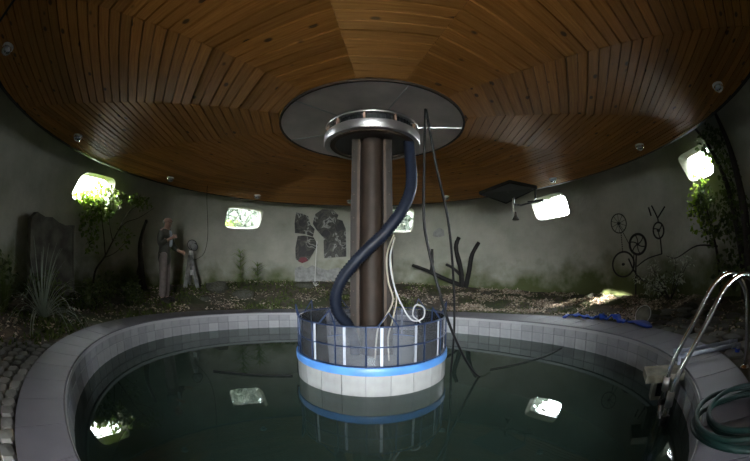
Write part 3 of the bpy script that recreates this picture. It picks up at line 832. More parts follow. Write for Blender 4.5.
# ------------------------------------------------------------------ lamps along the rim
LAMPS = [(-3.049, 0.558), (-4.003, 2.569), (-3.825, 4.964), (-2.598, 6.689), (-0.576, 7.386), (1.556, 6.879), (3.293, 5.154), (3.748, 3.107), (3.399, 1.212)]
LW = ['at the far left edge of the picture, cut by the frame', 'above the left window with green leaves', 'above the standing man', 'above the window left of the dark wall relief', 'just left of the column', 'just right of the hanging cables', 'beside the black hanging panel', 'left of the rightmost window', 'at the far right, above the climbing vine']
base = MB(); base.lathe([(.001, 0), (.075, 0), (.075, -.018), (.068, -.024), (.001, -.024)], 24); base_me = base.mesh('base', M['white'], True)
dome = MB(); dome.lathe([(.066, -.022), (.068, -.04), (.062, -.058), (.046, -.072), (.022, -.079), (.001, -.080)], 24); dome_me = dome.mesh('glass_dome', M['lampglass'], True)
bulb = MB(); bulb.lathe([(.001, -.02), (.020, -.024), (.024, -.040), (.014, -.056), (.001, -.058)], 14); bulb_me = bulb.mesh('bulb', M['white'], True)
ribm = MB()
for k in range(3):
    a = math.pi * k / 3
    ribm.tube([(math.cos(a) * .070 * math.cos(t), math.sin(a) * .070 * math.cos(t), -.024 - .060 * math.sin(t)) for t in [math.pi * j / 12 for j in range(13)]], .003, 5)
rib_me = ribm.mesh('wire_guard', M['alu'], True)
for (x, y), w in zip(LAMPS, LW):
    l = thing('ceiling_lamp', (x, y, ZC - .006 + SLOPE * (math.hypot(x - AX[0], y - AX[1]) * .985 - 2.6)), 'round glass ceiling lamp ' + w, 'lamp', 'glass lamps along the ceiling rim')
    for nm, me in (('base', base_me), ('glass_dome', dome_me), ('bulb', bulb_me), ('wire_guard', rib_me)): link(nm, me, l, (0, 0, 0))

# ------------------------------------------------------------------ hanging black panel with bracket
tv = thing('hanging_box', (2.55, 5.75, 2.38), 'flat black panel hung on a bracket under the ceiling near a window', 'panel')
q = [Vector(p) for p in ((2.022, 5.967, 2.274), (2.449, 5.368, 2.366), (3.106, 5.481, 2.313), (2.696, 6.188, 2.146))]
nrm = (q[1] - q[0]).cross(q[3] - q[0]).normalized(); nrm = nrm if nrm.z > 0 else -nrm
b = MB(); lo4 = q; hi4 = [p + nrm * .05 for p in q]
b.add(lo4 + hi4, [(0, 1, 2, 3), (7, 6, 5, 4)] + [(i, i + 4, (i + 1) % 4 + 4, (i + 1) % 4) for i in range(4)])
b.build('body', M['panelblack'], tv)
cen = sum(q, Vector()) / 4
b = MB()
for i in range(4): b.tube([cen + (q[i] - cen) * .97 - nrm * .006, cen + (q[(i + 1) % 4] - cen) * .97 - nrm * .006], .014, 6)
b.build('frame', M['rubber'], tv)
for pts in ([(2.755, 5.887, 2.23), (2.745, 5.892, 2.067)], [(2.745, 5.892, 2.067), (2.874, 5.830, 2.038), (3.235, 5.522, 2.104)], [(3.087, 5.549, 2.32), (3.096, 5.601, 2.10)], [(cen.x, cen.y, cen.z), (cen.x + .02, cen.y, ZC)]):
    b = MB(); b.tube(pts, .018, 6); b.build('bracket_arm', M['panelblack'], tv)
b = MB(); b.box((3.12, 5.62, 2.082), (.34, .10, .03), Matrix.Rotation(R(-40), 3, 'Z')); b.build('bracket_shelf', M['panelblack'], tv)
br = thing('hanging_brush', (2.74, 5.90, 2.17), 'small brush hanging by a pale cord under the black panel', 'brush')
b = MB(); b.tube([(2.725, 5.90, 2.19), (2.722, 5.903, 2.0), (2.745, 5.892, 1.87)], .012, 6); b.build('cord', M['beige'], br)
b = MB(); b.lathe([(.001, .14), (.022, .13), (.03, .06), (.075, -.02), (.07, -.03), (.001, -.03)], 14, (2.757, 5.886, 1.78)); b.build('head', M['bark'], br)

# ------------------------------------------------------------------ pool ladder
RAIL = [(2.558, 0.891, -0.02), (2.540, 0.908, 0.16), (2.514, 0.933, 0.34), (2.490, 0.955, 0.509), (2.440, 1.003, 0.615), (2.375, 1.065, 0.662), (2.31, 1.127, .650), (2.25, 1.185, .603), (2.205, 1.228, 0.530), (2.117, 1.312, 0.334), (2.058, 1.368, 0.187), (2.02, 1.402, 0.064), (2.008, 1.415, -0.08), (2.005, 1.418, -.3), (2.005, 1.418, -.85)]
tg = Vector((-.69, -.724, 0))
lad = thing('pool_ladder', (2.40, .75, 0), 'stainless steel pool ladder with two bent handrails on the right side of the pool', 'ladder')
for k, off in enumerate((0, .30)):
    P = [Vector(p) + tg * off for p in RAIL]
    b = MB(); b.tube(spline(P, 8), .0205, 14); h = b.build('handrail', M['chrome'], lad, smooth=True)
    b = MB(); b.lathe([(.001, 0), (.05, 0), (.05, .008), (.03, .022), (.022, .024)], 20, (P[0].x, P[0].y, P[0].z - .004)); b.build('flange', M['chrome'], h, smooth=True)
    b = MB(); p = P[12]; b.tube([(p.x, p.y, -.12), (p.x, p.y, -.02)], .03, 14); b.build('sleeve', M['alu'], h, smooth=True)
    b = MB(); b.tube([(p.x, p.y, -.26), (p.x, p.y, -.19)], .035, 12); b.build('clamp', M['rubber'], h, smooth=True)
for z in (-.22, -.50, -.78):
    a = Vector((2.005, 1.418, z)); c = a + tg * .30
    b = MB(); m = (a + c) / 2; b.box(m, (.30, .075, .022), Matrix.Rotation(math.atan2(tg.y, tg.x), 3, 'Z')); b.build('tread', M['chrome'], lad)

# ------------------------------------------------------------------ pipes over the coping, skimmer, hoses on the coping
for k, (a, c, lab) in enumerate((((2.441, 1.619), (2.978, 1.253), 'pale water pipe across the coping, the one behind'), ((2.312, 1.476), (2.831, 1.145), 'pale water pipe across the coping, the one nearer the ladder'))):
    t = thing('water_pipe', (a[0], a[1], 0), lab, 'pipe', 'pale pipes over the coping')
    d = Vector((c[0] - a[0], c[1] - a[1], 0)).normalized(); z = .045 + .012 * k
    b = MB(); b.tube(spline([(a[0] - d.x * .04, a[1] - d.y * .04, -.42), (a[0] - d.x * .04, a[1] - d.y * .04, z - .03), (a[0], a[1], z), (c[0], c[1], z), (c[0] + d.x * .035, c[1] + d.y * .035, z - .03), (c[0] + d.x * .035, c[1] + d.y * .035, -.12)], 6), .017, 12)
    b.build('tube', M['pvc'], t, smooth=True)
    for p in (Vector((a[0], a[1], z)) + d * .02, Vector((c[0], c[1], z)) - d * .03):
        b = MB(); b.tube([p - d * .03, p + d * .03], .022, 12); b.build('elbow_socket', M['pvc'], t, smooth=True)
    b = MB(); p = Vector((c[0], c[1], -.01)) + d * .035 + Vector((.0, 0, 0)); b.tube([p + Vector((0, 0, .03)), p - Vector((0, 0, .10))], .029, 10); b.build('blue_sleeve', M['strap'], t, smooth=True)
sk = thing('skimmer_box', (2.15, 1.54, -.3), 'beige box shaped skimmer hanging at the pool edge behind the ladder', 'skimmer')
rot = Matrix.Rotation(R(-40), 3, 'Z')
b = MB(); b.box((2.13, 1.555, -.15), (.17, .11, .20), rot); o = b.build('body', M['concrete'], sk)
b = MB(); b.box((2.10, 1.53, -.040), (.34, .24, .06), rot); b.build('lid', M['concrete'], sk)
b = MB(); b.box((2.085, 1.505, -.16), (.10, .02, .10), Matrix.Rotation(R(-40), 3, 'Z')); b.build('mouth', M['rubber'], sk)

rg = random.Random(3)
b = MB(); pts = []
cc = Vector((1.69, .43, 0))
for k in range(5 * 40 + 1):
    a = 2 * math.pi * k / 40; turn = k / 40
    rx = .36 + .03 * math.sin(turn * 2.1) - .012 * turn; ox = .02 * math.sin(turn * 3.0)
    u = Vector((.80, -.60, 0)); v = Vector((.60, .80, 0))
    pts.append(cc + u * (rx * 1.12 * math.cos(a) + ox) + v * (rx * .86 * math.sin(a) + .02 * math.cos(turn * 2)) + Vector((0, 0, .021 + .017 * turn + .012 * math.sin(a * 2 + turn))))
pts += [pts[-1] + Vector((.12, -.10, -.02)), pts[-1] + Vector((.35, -.30, -.07)), pts[-1] + Vector((.7, -.5, -.09))]
b.tube(pts, .0145, 10); tag(b.build('garden_hose', M['green'], smooth=True), 'coiled dark green garden hose lying on the coping by the ladder', 'hose')

b = MB(); P = spline([(2.95, 4.44, .02), (3.08, 4.27, .05), (3.18, 4.12, .02), (3.24, 3.93, .02), (3.26, 3.80, .075), (3.25, 3.70, .02), (3.30, 3.54, .085), (3.30, 3.40, .02), (3.30, 3.28, .02)], 8)
for i, p in enumerate(P):
    t = (P[min(i + 1, len(P) - 1)] - P[max(i - 1, 0)]).normalized(); w = Vector((t.y, -t.x, 0)).normalized(); wd = .065
    tl = .02 * math.sin(i * .9)
    b.v += [tuple(p - w * wd + Vector((0, 0, tl - .012))), tuple(p + w * wd + Vector((0, 0, -tl - .012))), tuple(p + w * wd + Vector((0, 0, -tl + .004))), tuple(p - w * wd + Vector((0, 0, tl + .004)))]
for i in range(len(P) - 1):
    for l in range(4): b.f.append((i * 4 + l, i * 4 + (l + 1) % 4, i * 4 + 4 + (l + 1) % 4, i * 4 + 4 + l))
b.f += [(3, 2, 1, 0), tuple(len(P) * 4 - 4 + l for l in range(4))]
tag(b.build('flat_hose', M['tarp'], smooth=True), 'crumpled blue flat hose lying in folds on the far right coping', 'hose')
b = MB(); P = spline([(3.31, 3.22, .016), (3.35, 3.05, .03), (3.30, 2.88, .02), (3.22, 2.70, .014)], 8)
for i, p in enumerate(P):
    t = (P[min(i + 1, len(P) - 1)] - P[max(i - 1, 0)]).normalized(); w = Vector((t.y, -t.x, 0)).normalized(); wd = .08 * math.sin(math.pi * (i + 1) / (len(P) + 1)) + .02
    b.v += [tuple(p - w * wd + Vector((0, 0, -.012))), tuple(p + w * wd + Vector((0, 0, -.008))), tuple(p + w * wd + Vector((0, 0, .014))), tuple(p - w * wd + Vector((0, 0, .008)))]
for i in range(len(P) - 1):
    for l in range(4): b.f.append((i * 4 + l, i * 4 + (l + 1) % 4, i * 4 + 4 + (l + 1) % 4, i * 4 + 4 + l))
b.f += [(3, 2, 1, 0), tuple(len(P) * 4 - 4 + l for l in range(4))]
tag(b.build('blue_cloth', M['strap'], smooth=True), 'dark blue folded cloth on the coping in front of the round lid', 'cloth')
lid = thing('bucket_lid', (3.56, 3.12, 0), 'pale round lid leaning on the coping behind the blue cloth', 'lid')
rm = Matrix.Translation((3.53, 3.12, .085)) @ Matrix.Rotation(R(62), 4, Vector((.3, -1, 0)).normalized())
b = MB(); b.lathe([(.001, 0), (.11, 0), (.125, .006), (.125, .022), (.112, .022), (.110, .010), (.001, .010)], 32); b.v = [tuple(rm @ Vector(v)) for v in b.v]; b.build('disc', M['concrete'], lid)
b = MB(); b.tube([tuple(rm @ Vector((.127 * math.cos(2 * math.pi * j / 32), .127 * math.sin(2 * math.pi * j / 32), .014))) for j in range(32)], .009, 6, closed=True); b.build('rim', M['white'], lid)

# ------------------------------------------------------------------ paving stones by the coping (parts of the floor)
def cobble_mesh(rg, sx, sy, h):
    b = MB(); n = 7
    ring = []
    for j in range(n):
        a = 2 * math.pi * j / n + rg.uniform(-.2, .2); e = .55
        ca, sa = math.cos(a), math.sin(a)
        ring.append((math.copysign(abs(ca) ** e, ca) * sx / 2, math.copysign(abs(sa) ** e, sa) * sy / 2))
    for k, z in ((1.0, -h), (1.0, h * .35), (.86, h * .8)):
        b.v += [(x * k, y * k, z) for x, y in ring]
    b.v.append((0, 0, h))
    for l in range(2):
        for j in range(n): b.f.append((l * n + j, l * n + (j + 1) % n, (l + 1) * n + (j + 1) % n, (l + 1) * n + j))
    for j in range(n): b.f.append((2 * n + j, 2 * n + (j + 1) % n, 3 * n))
    return b.mesh('cobble', M['cobble'])
rg = random.Random(11)
cm = [cobble_mesh(rg, .15, .11, .035) for _ in range(6)]; fm = [cobble_mesh(rg, .30, .23, .03) for _ in range(5)]
def lay(mes, a0, a1, da, rows, r_off, dr, name):
    for row in range(rows):
        a = a0 + (row % 2) * da / 2
        while a < a1:
            A = R(a); x, y = POOL_OUT(A, r_off + dr * row + rg.uniform(-.012, .012))
            o = bpy.data.objects.new(name, rg.choice(mes)); COL.objects.link(o); o.parent = floor
            o.location = (x, y, ground_z(x, y) + .004 + rg.uniform(-.006, .006)); o.rotation_euler = (rg.uniform(-.05, .05), rg.uniform(-.05, .05), -A + rg.uniform(-.15, .15)); o.scale = (rg.uniform(.88, 1.05), rg.uniform(.9, 1.05), 1)
            a += da
lay(cm, 203, 236, 2.35, 5, .065, .118, 'cobble')
lay(fm, 92, 128, 4.4, 5, .14, .245, 'flagstone')

# ------------------------------------------------------------------ litter, moss, stones
def in_front(x, y): return y > .15 * abs(x) - .2
rg = random.Random(21)
b = MB(); cnt = 0
def in_patch(r, a):
    # thick dry leaves along the right part of the bed, thinner elsewhere
    if 22 < a < 92: return .8
    if -50 < a < 22: return .33
    if -85 < a <= -50: return .22
    return .15
while cnt < 9500:
    a = rg.uniform(-125, 118); r = rg.uniform(3.5, 5.6)
    if rg.random() > in_patch(r, a): continue
    x, y = polar(r, a)
    if mnoise.noise(Vector((x * 2.2, y * 2.2, 9))) < rg.uniform(-.15, .35): continue
    A = math.atan2(x + .144, y - 3.41); ox, oy = POOL_OUT(A, .02)
    if math.hypot(x + .144, y - 3.41) < math.hypot(ox + .144, oy - 3.41): continue
    d = rnd_dir(rg); d.z *= .35; s = rg.uniform(.03, .07) * (1.15 if 22 < a < 92 else 1)
    b.leaf((x, y, ground_z(x, y) + rg.uniform(.006, .03)), d, rnd_dir(rg, 1.6), s, s * .6, .2); cnt += 1
tag(b.build('leaf_litter', M['litter']), 'dry pale fallen leaves scattered over the garden bed behind the pool', 'leaf litter', kind='stuff')
b = MB(); cnt = 0
while cnt < 9000:
    a = rg.uniform(-128, 118); r = rg.uniform(3.42, 5.62); x, y = polar(r, a)
    if mnoise.noise(Vector((x * 1.1 + 5, y * 1.1, 2))) < rg.uniform(-.25, .3): continue
    A = math.atan2(x + .144, y - 3.41); ox, oy = POOL_OUT(A, .02)
    if math.hypot(x + .144, y - 3.41) < math.hypot(ox + .144, oy - 3.41): continue
    s = rg.uniform(.025, .085) * (1.25 if a < 20 else .7)
    b.leaf((x, y, ground_z(x, y) - .005), rnd_dir(rg, 1.0), rnd_dir(rg), s, s * .35, .1); cnt += 1
tag(b.build('ground_cover', M['moss']), 'low dark green moss and weeds covering the garden soil', 'ground cover', kind='stuff')

def rock_mesh(rg, n=1):
    bm = bmesh.new(); bmesh.ops.create_icosphere(bm, subdivisions=2, radius=1)
    o = Vector((rg.uniform(0, 50), rg.uniform(0, 50), rg.uniform(0, 50)))
    for v in bm.verts: v.co *= 1 + .45 * mnoise.noise(v.co * 1.1 + o) + .15 * mnoise.noise(v.co * 3 + o)
    me = bpy.data.meshes.new('stone'); bm.to_mesh(me); bm.free(); me.materials.append(M['stone'])
    me.polygons.foreach_set('use_smooth', [True] * len(me.polygons)); return me
rm_ = [rock_mesh(rg) for _ in range(6)]
k = 0
for a, r, s, lab in ((-78, 4.6, .20, 'in front of the leaning tree'), (-60, 5.15, .22, 'at the foot of the bare trunk'), (-52, 4.4, .14, 'just right of the person\'s feet'), (-46, 4.9, .30, 'and largest, between the person and the tall feathery plant'), (-40, 4.5, .26, 'on the bank below the tall feathery plant'), (-20, 5.0, .22, 'below the dark wall relief'), (-9, 4.6, .14, 'close to the column, below the relief'), (-104, 4.6, .18, 'behind the arching spiky clump'), (33, 4.9, .14, 'among dry leaves right of the black branches'), (62, 5.3, .15, 'among dry leaves left of the bicycle part sculpture'), (96, 4.6, .14, 'by the flagstones behind the pool ladder')):
    x, y = polar(r, a); o = link('garden_stone', rm_[k % 6]); k += 1
    o.location = (x, y, ground_z(x, y) + s * .12); o.scale = (s, s * rg.uniform(.7, 1.0), s * rg.uniform(.45, .6)); o.rotation_euler = (0, 0, rg.uniform(0, 6))
    tag(o, 'dark mossy stone ' + lab, 'stone', 'mossy stones in the garden bed')

# ------------------------------------------------------------------ plants
def branch_tree(t, trunks, rad, mat, name='stem'):
    for pts, r in zip(trunks, rad):
        P = spline(pts, 6); k = len(P); b = MB()
        b.tube(P, [r * (1 - .72 * i / (k - 1)) for i in range(k)], 7); b.build(name, M[mat], t, smooth=True)

def foliage(t, blobs, mat, seed, name='foliage', size=(.06, .11), asp=.6, up=.1, out=.5):
    rg = random.Random(seed); b = MB()
    for c, rad, n in blobs:
        c = Vector(c); rv = Vector(rad) if not isinstance(rad, (int, float)) else Vector((rad, rad, rad))
        for _ in range(n):
            d = rnd_dir(rg) * rg.random() ** .45; p = c + Vector((d.x * rv.x, d.y * rv.y, d.z * rv.z))
            s = rg.uniform(*size); q = (rnd_dir(rg) + d * out + Vector((0, 0, up))).normalized()
            b.leaf(p, q, rnd_dir(rg, .8), s, s * asp)
    o = b.build(name, M[mat], t); o['kind'] = 'stuff'; return o

# small tree at the left window
t = thing('window_tree', (-5.40, 4.36, .15), 'slender leaning tree with sunlit green leaves in front of the left window', 'tree')
branch_tree(t, [[(-5.38, 4.354, 0.10), (-5.33, 4.395, 0.570), (-5.20, 4.586, 0.898), (-5.04, 4.788, 1.390), (-4.90, 4.974, 1.814), (-4.62, 5.222, 2.10)],
                [(-5.20, 4.586, 0.90), (-5.20, 4.50, 1.3), (-5.25, 4.40, 1.7), (-5.30, 4.30, 2.05)],
                [(-5.04, 4.788, 1.39), (-4.98, 4.98, 1.6), (-4.80, 5.20, 1.72), (-4.55, 5.42, 1.95)],
                [(-5.10, 4.70, 1.2), (-5.18, 4.62, 1.6), (-5.15, 4.60, 2.1)],
                [(-5.22, 4.56, .85), (-5.10, 4.85, 1.0), (-4.95, 5.1, 1.3)]], (.028, .016, .013, .012, .01), 'bark')
foliage(t, [((-5.62, 4.26, 1.96), (.20, .42, .15), 120), ((-5.60, 4.52, 2.12), (.18, .20, .20), 60), ((-5.50, 4.10, 1.90), (.12, .24, .12), 50), ((-5.42, 4.45, 1.84), (.12, .28, .12), 40)], 'leafsunpaint', 1, 'painted_sun_foliage', (.08, .15), .8)  # leaves caught by the sun, their light painted by a brighter colour
foliage(t, [((-5.25, 4.40, 1.72), (.18, .36, .22), 170), ((-5.12, 4.62, 2.0), (.2, .36, .24), 150), ((-4.75, 5.1, 2.02), (.25, .36, .14), 90), ((-5.25, 4.02, 1.45), (.12, .30, .24), 90), ((-5.0, 4.9, 1.3), (.2, .3, .3), 50), ((-5.2, 4.15, 1.1), (.1, .2, .25), 45)], 'leafmid', 2, 'painted_shade_foliage', (.06, .12), .65)  # same tree's leaves out of the sun, shade put into a darker colour

# dead trunk
t = thing('dead_trunk', (-4.908, 5.559, .2), 'thin bare dark tree trunk standing left of the man', 'trunk')
branch_tree(t, [[(-4.90, 5.56, .12), (-4.93, 5.53, .5), (-4.944, 5.527, 0.776), (-4.972, 5.502, 1.156), (-4.95, 5.53, 1.45), (-4.89, 5.575, 1.72)]], (.105,), 'bark', 'trunk')
branch_tree(t, [[(-4.95, 5.53, .9), (-4.98, 5.45, .65), (-4.95, 5.40, .5)], [(-4.93, 5.55, .55), (-4.86, 5.62, .3), (-4.80, 5.68, .16)]], (.03, .05), 'bark', 'root')
b = MB(); b.lathe([(.001, .02), (.028, .02), (.04, -.02), (.03, -.06)], 9, (-4.89, 5.575, 1.72)); b.build('broken_top', M['bark'], t)

# dark slab leaning at the left wall
t = thing('stone_slab', (-5.2, 3.1, .1), 'big dark upright slab leaning against the wall under the leafy window', 'slab')
poly = [(2.62, 0.05), (3.66, .05), (3.62, 1.36), (3.45, 1.33), (3.26, 1.36), (3.10, 1.42), (2.92, 1.40), (2.72, 1.45), (2.60, 1.34)]
b = MB(); n = len(poly)
for x in (-5.34, -5.16):
    b.v += [(x - .10 * z * .6, y, z) for y, z in poly]
b.f = [tuple(range(n)), tuple(range(2 * n - 1, n - 1, -1))] + [(i, i + n, (i + 1) % n + n, (i + 1) % n) for i in range(n)]
b.build('face', M['slab'], t)
b = MB(); b.tube([(-5.19, 3.68, .05), (-5.25, 3.66, 1.36)], .03, 6); b.build('edge_post', M['slab'], t)

def spiky(name, loc, label, n, L, wid, seed, mat='blade', droop=1.0, group=None):
    t = thing(name, loc, label, 'plant', group); rg = random.Random(seed)
    for k in range(n):
        az = rg.uniform(0, 2 * math.pi); el = rg.uniform(.35, 1.35); ll = L * rg.uniform(.7, 1.1)
        d = Vector((math.cos(az) * math.cos(el), math.sin(az) * math.cos(el), math.sin(el))); side = Vector((-math.sin(az), math.cos(az), 0))
        b = MB(); p = Vector((math.cos(az) * .02, math.sin(az) * .02, 0)); m = 7; v = d.copy()
        for i in range(m):
            f = i / (m - 1); w = wid * (1 - f) ** .7 + .0015
            b.v += [tuple(p - side * w), tuple(p + Vector((0, 0, -w * .4))), tuple(p + side * w)]
            p = p + v * ll / (m - 1); v = (v + Vector((0, 0, -.30 * droop * (f + .15) * (1.6 - el)))).normalized()
        for i in range(m - 1):
            for q in (0, 1): b.f.append((i * 3 + q, i * 3 + q + 1, i * 3 + 4 + q, i * 3 + 3 + q))
        b.build('blade', M[mat], t, loc=(0, 0, 0), smooth=True)
    return t
gz = ground_z
spiky('spiky_plant', (-4.02, 2.22, gz(-4.02, 2.22) + .02), 'arching clump of long narrow shiny leaves beside the left coping', 90, 1.0, .009, 4, 'bladepale', droop=2.6)
spiky('spiky_plant', (-4.6, 1.75, gz(-4.6, 1.75)), 'dark clump of broad upright leaves at the left edge', 26, .62, .02, 5, 'leafdark', .8)
spiky('tuft_grass', (-2.05, 6.30, gz(-2.05, 6.3)), 'small thin grass tuft behind the coping left of the column', 12, .30, .004, 6, 'leafmid', .5)
spiky('tuft_grass', (-2.5, 5.95, gz(-2.5, 5.95)), 'lower thin grass tuft behind the coping nearest the window papyrus', 10, .22, .004, 7, 'leafmid', .6)

def papyrus(loc, h, seed, label):
    t = thing('papyrus_plant', loc, label, 'plant'); rg = random.Random(seed); L = Vector(loc)
    b = MB(); b.tube(spline([(0, 0, 0), (.01, .01, h * .5), (0, 0, h)], 4), .012, 6); b.build('stem', M['leafdark'], t, loc=(0, 0, 0))
    for z in (.32, .52, .72, .86, 1.0):
        for k in range(9):
            az = 2 * math.pi * k / 9 + rg.uniform(-.3, .3); ll = rg.uniform(.34, .52) * (1.25 - z * .5)
            b = MB(); up = rg.uniform(-.1, .9); v = Vector((math.cos(az), math.sin(az), up)).normalized(); p = Vector((0, 0, h * z)); s = Vector((-math.sin(az), math.cos(az), 0)); m = 4
            for i in range(m):
                w = .016 * (1 - i / (m - 1)) + .002; b.v += [tuple(p - s * w), tuple(p + s * w)]; p = p + v * ll / (m - 1); v = (v + Vector((0, 0, -.25))).normalized()
            for i in range(m - 1): b.f.append((i * 2, i * 2 + 1, i * 2 + 3, i * 2 + 2))
            b.build('leaf', M['leafmid'], t, loc=(0, 0, 0))
papyrus((-3.27, 7.42, gz(-3.27, 7.42) - .02), .82, 1, 'tall feathery green plant against the wall below the window left of centre')
papyrus((-2.85, 7.56, gz(-2.85, 7.56) - .02), .48, 2, 'short feathery green plant next to a taller one by the wall')

# dark shrubs of the left bank
for k, (x, y, rad, n, lab) in enumerate((
        (-4.75, 2.75, (.42, .45, .30), 330, 'dark leafy shrub in front of the big upright slab'),
        (-4.35, 3.55, (.35, .40, .26), 300, 'low dark shrub between the slab and the leaning tree'),
        (-4.85, 4.35, (.30, .40, .26), 260, 'dark shrub at the foot of the leaning tree'),
        (-4.30, 4.55, (.30, .30, .20), 240, 'low dark bush between the coping and the leaning tree'),
        (-4.95, 1.75, (.40, .40, .42), 300, 'dark bush at the left edge of the picture behind the spiky clump'),
        (-4.98, 5.15, (.25, .30, .18), 160, 'small dark bush beside the bare trunk'))):
    z = gz(x, y); t = thing('leafy_shrub', (x, y, z), lab, 'shrub', 'dark shrubs on the left bank')
    rs = random.Random(40 + k)
    branch_tree(t, [[(x, y, z - .02), (x + rs.uniform(-.1, .1), y + rs.uniform(-.1, .1), z + rad[2] * .6), (x + rs.uniform(-.25, .25), y + rs.uniform(-.25, .25), z + rad[2] * 1.4)] for _ in range(4)], (.012,) * 4, 'bark')
    foliage(t, [((x, y, z + rad[2] * .8), rad, n)], 'leafdark', 60 + k, size=(.05, .11), asp=.5, up=.3)

# right side: climbing vine and pale shrub
t = thing('climbing_vine', (5.1, 2.1, .05), 'dark climbing vine with a thick trunk rising past the rightmost window', 'vine')
branch_tree(t, [[(5.05, 1.95, -.02), (5.02, 2.0, .6), (5.0, 2.10, 1.2), (5.05, 2.22, 1.8), (5.10, 2.40, 2.3), (5.05, 2.62, 2.75)],
                [(4.9, 1.78, -.02), (4.86, 1.82, .8), (4.85, 1.86, 1.6), (4.95, 1.95, 2.3), (5.0, 2.05, 2.8)],
                [(5.0, 2.45, .0), (5.02, 2.55, .7), (5.08, 2.72, 1.3), (5.12, 2.85, 1.9)],
                [(5.02, 2.55, .9), (4.95, 3.0, .95), (4.95, 3.5, .80), (5.0, 3.8, .85)]], (.085, .11, .035, .016), 'bark')
foliage(t, [((5.02, 2.75, 1.55), (.18, .34, .28), 150), ((5.0, 2.55, 1.15), (.2, .34, .3), 120), ((5.0, 2.1, 1.6), (.22, .25, .8), 260), ((4.95, 1.85, .8), (.25, .3, .7), 260), ((5.05, 2.35, 2.45), (.2, .3, .3), 120), ((4.95, 2.3, .55), (.2, .3, .3), 100)], 'leafdark', 8, 'painted_shade_foliage', (.06, .12), .7)  # darker leaf colour paints the vine's shaded part
foliage(t, [((5.25, 2.95, 1.90), (.15, .28, .18), 50), ((5.12, 3.0, 1.58), (.12, .30, .22), 60), ((5.05, 2.9, 1.25), (.12, .30, .2), 30), ((5.28, 2.62, 2.2), (.12, .18, .2), 20)], 'leafsunpaint', 9, 'painted_sun_foliage', (.07, .12), .75)  # brighter leaf colour paints window light onto the same vine
t = thing('pale_shrub', (5.1, 3.75, .06), 'bare twiggy shrub with a few pale leaves below the bicycle part sculpture', 'shrub')
rs = random.Random(77); br_ = []
for k in range(13):
    a = rs.uniform(-.9, 2.2); ll = rs.uniform(.45, .95); d = Vector((-.15 + rs.uniform(-.2, .2), math.sin(a) * .9, .45 + abs(math.cos(a)) * .5)).normalized()
    p0 = Vector((5.08, 3.75, .04)); br_.append([p0, p0 + d * ll * .5 + Vector((0, 0, .05)), p0 + d * ll + Vector((rs.uniform(-.1, .1), rs.uniform(-.1, .1), -.04))])
branch_tree(t, br_, (.012,) * 13, 'bark', 'twig')
foliage(t, [(tuple(q[-1]), (.11, .15, .10), 17) for q in br_] + [(tuple(q[1]), (.1, .12, .1), 9) for q in br_], 'leafpale', 12, size=(.05, .11), asp=.4)
foliage(t, [((5.08, 3.75, .35), (.2, .35, .3), 110)], 'leafdark', 13, 'lower_foliage', (.04, .08), .4)

# shrubs outside the windows
for a, z, n, lab in ((-79, 1.9, 420, 'green shrub outside the left window'), (-37, 1.95, 420, 'green shrub outside the window left of the dark wall relief'), (94, 1.8, 90, 'sparse twigs outside the rightmost window')):
    x, y = polar(7.0, a); t = thing('outdoor_shrub', (x, y, -.05), lab, 'shrub')
    branch_tree(t, [[(x, y, -.05), (x + .1, y, .9), (x - .1 + .2 * k, y + .15 * k, 1.9)] for k in range(3)], (.04, .03, .03), 'bark')
    foliage(t, [((x, y, z - (.25 if n > 100 else -.2)), (.55, .55, .55), n)], 'outleaf', int(a + 200), size=(.09, .17), asp=.6)

for k, (a, r, h, lab) in enumerate(((-55, 8.0, 4.6, 'tall light-blocking tree added outside between the two left windows'), (-34, 7.9, 4.6, 'tall light-blocking tree added outside the window left of the dark wall relief'), (2, 7.9, 4.4, 'tall light-blocking tree added outside the window behind the column'), (17, 7.9, 4.4, 'tall light-blocking tree added outside right of the window behind the column'), (35, 8.0, 4.6, 'tall light-blocking tree added outside left of the window with the black hanging panel'), (66, 8.0, 4.4, 'tall light-blocking tree added outside right of the window with the black hanging panel'), (100, 7.9, 4.6, 'tall light-blocking tree added outside past the rightmost window'))):
    x, y = polar(r, a); t = thing('sky_blocking_tree', (x, y, -.05), lab, 'tree')  # tree added to hold back sky light from the windows
    branch_tree(t, [[(x, y, -.1), (x, y + .1, h * .5), (x + .1, y, h * .85)]], (.16,), 'bark', 'trunk')
    foliage(t, [((x, y, h * .52), (1.35, 1.35, h * .5), 2000)], 'outgrey', 300 + k, size=(.22, .42), asp=.6)

# ------------------------------------------------------------------ sculptures
t = thing('branch_sculpture', (2.25, 8.36, .35), 'charred black branches standing by the wall right of the hanging cables', 'branches')
for pts, r in (([(2.275, 8.36, 0.28), (2.251, 8.371, 0.803), (2.131, 8.402, 1.386), (2.216, 8.380, 1.674)], .076), ([(2.352, 8.343, 0.28), (2.456, 8.313, 0.745), (2.539, 8.288, 1.189), (2.726, 8.228, 1.524)], .072), ([(2.22, 8.37, 0.42), (1.836, 8.43, 0.576), (1.394, 8.50, 0.796), (0.975, 8.56, 0.961)], .06), ([(2.244, 8.36, 0.673), (2.045, 8.40, 0.861), (1.865, 8.44, 0.971)], .045), ([(1.472, 8.50, 0.73), (1.500, 8.50, 1.032), (1.505, 8.50, 1.375)], .05)):
    P = spline(pts, 5); n = len(P); b = MB(); rs = random.Random(int(r * 1000)); b.tube(P, [r * (1 - .32 * i / (n - 1)) * rs.uniform(.9, 1.1) for i in range(n)], 8); b.build('branch', M['black'], t, smooth=True)

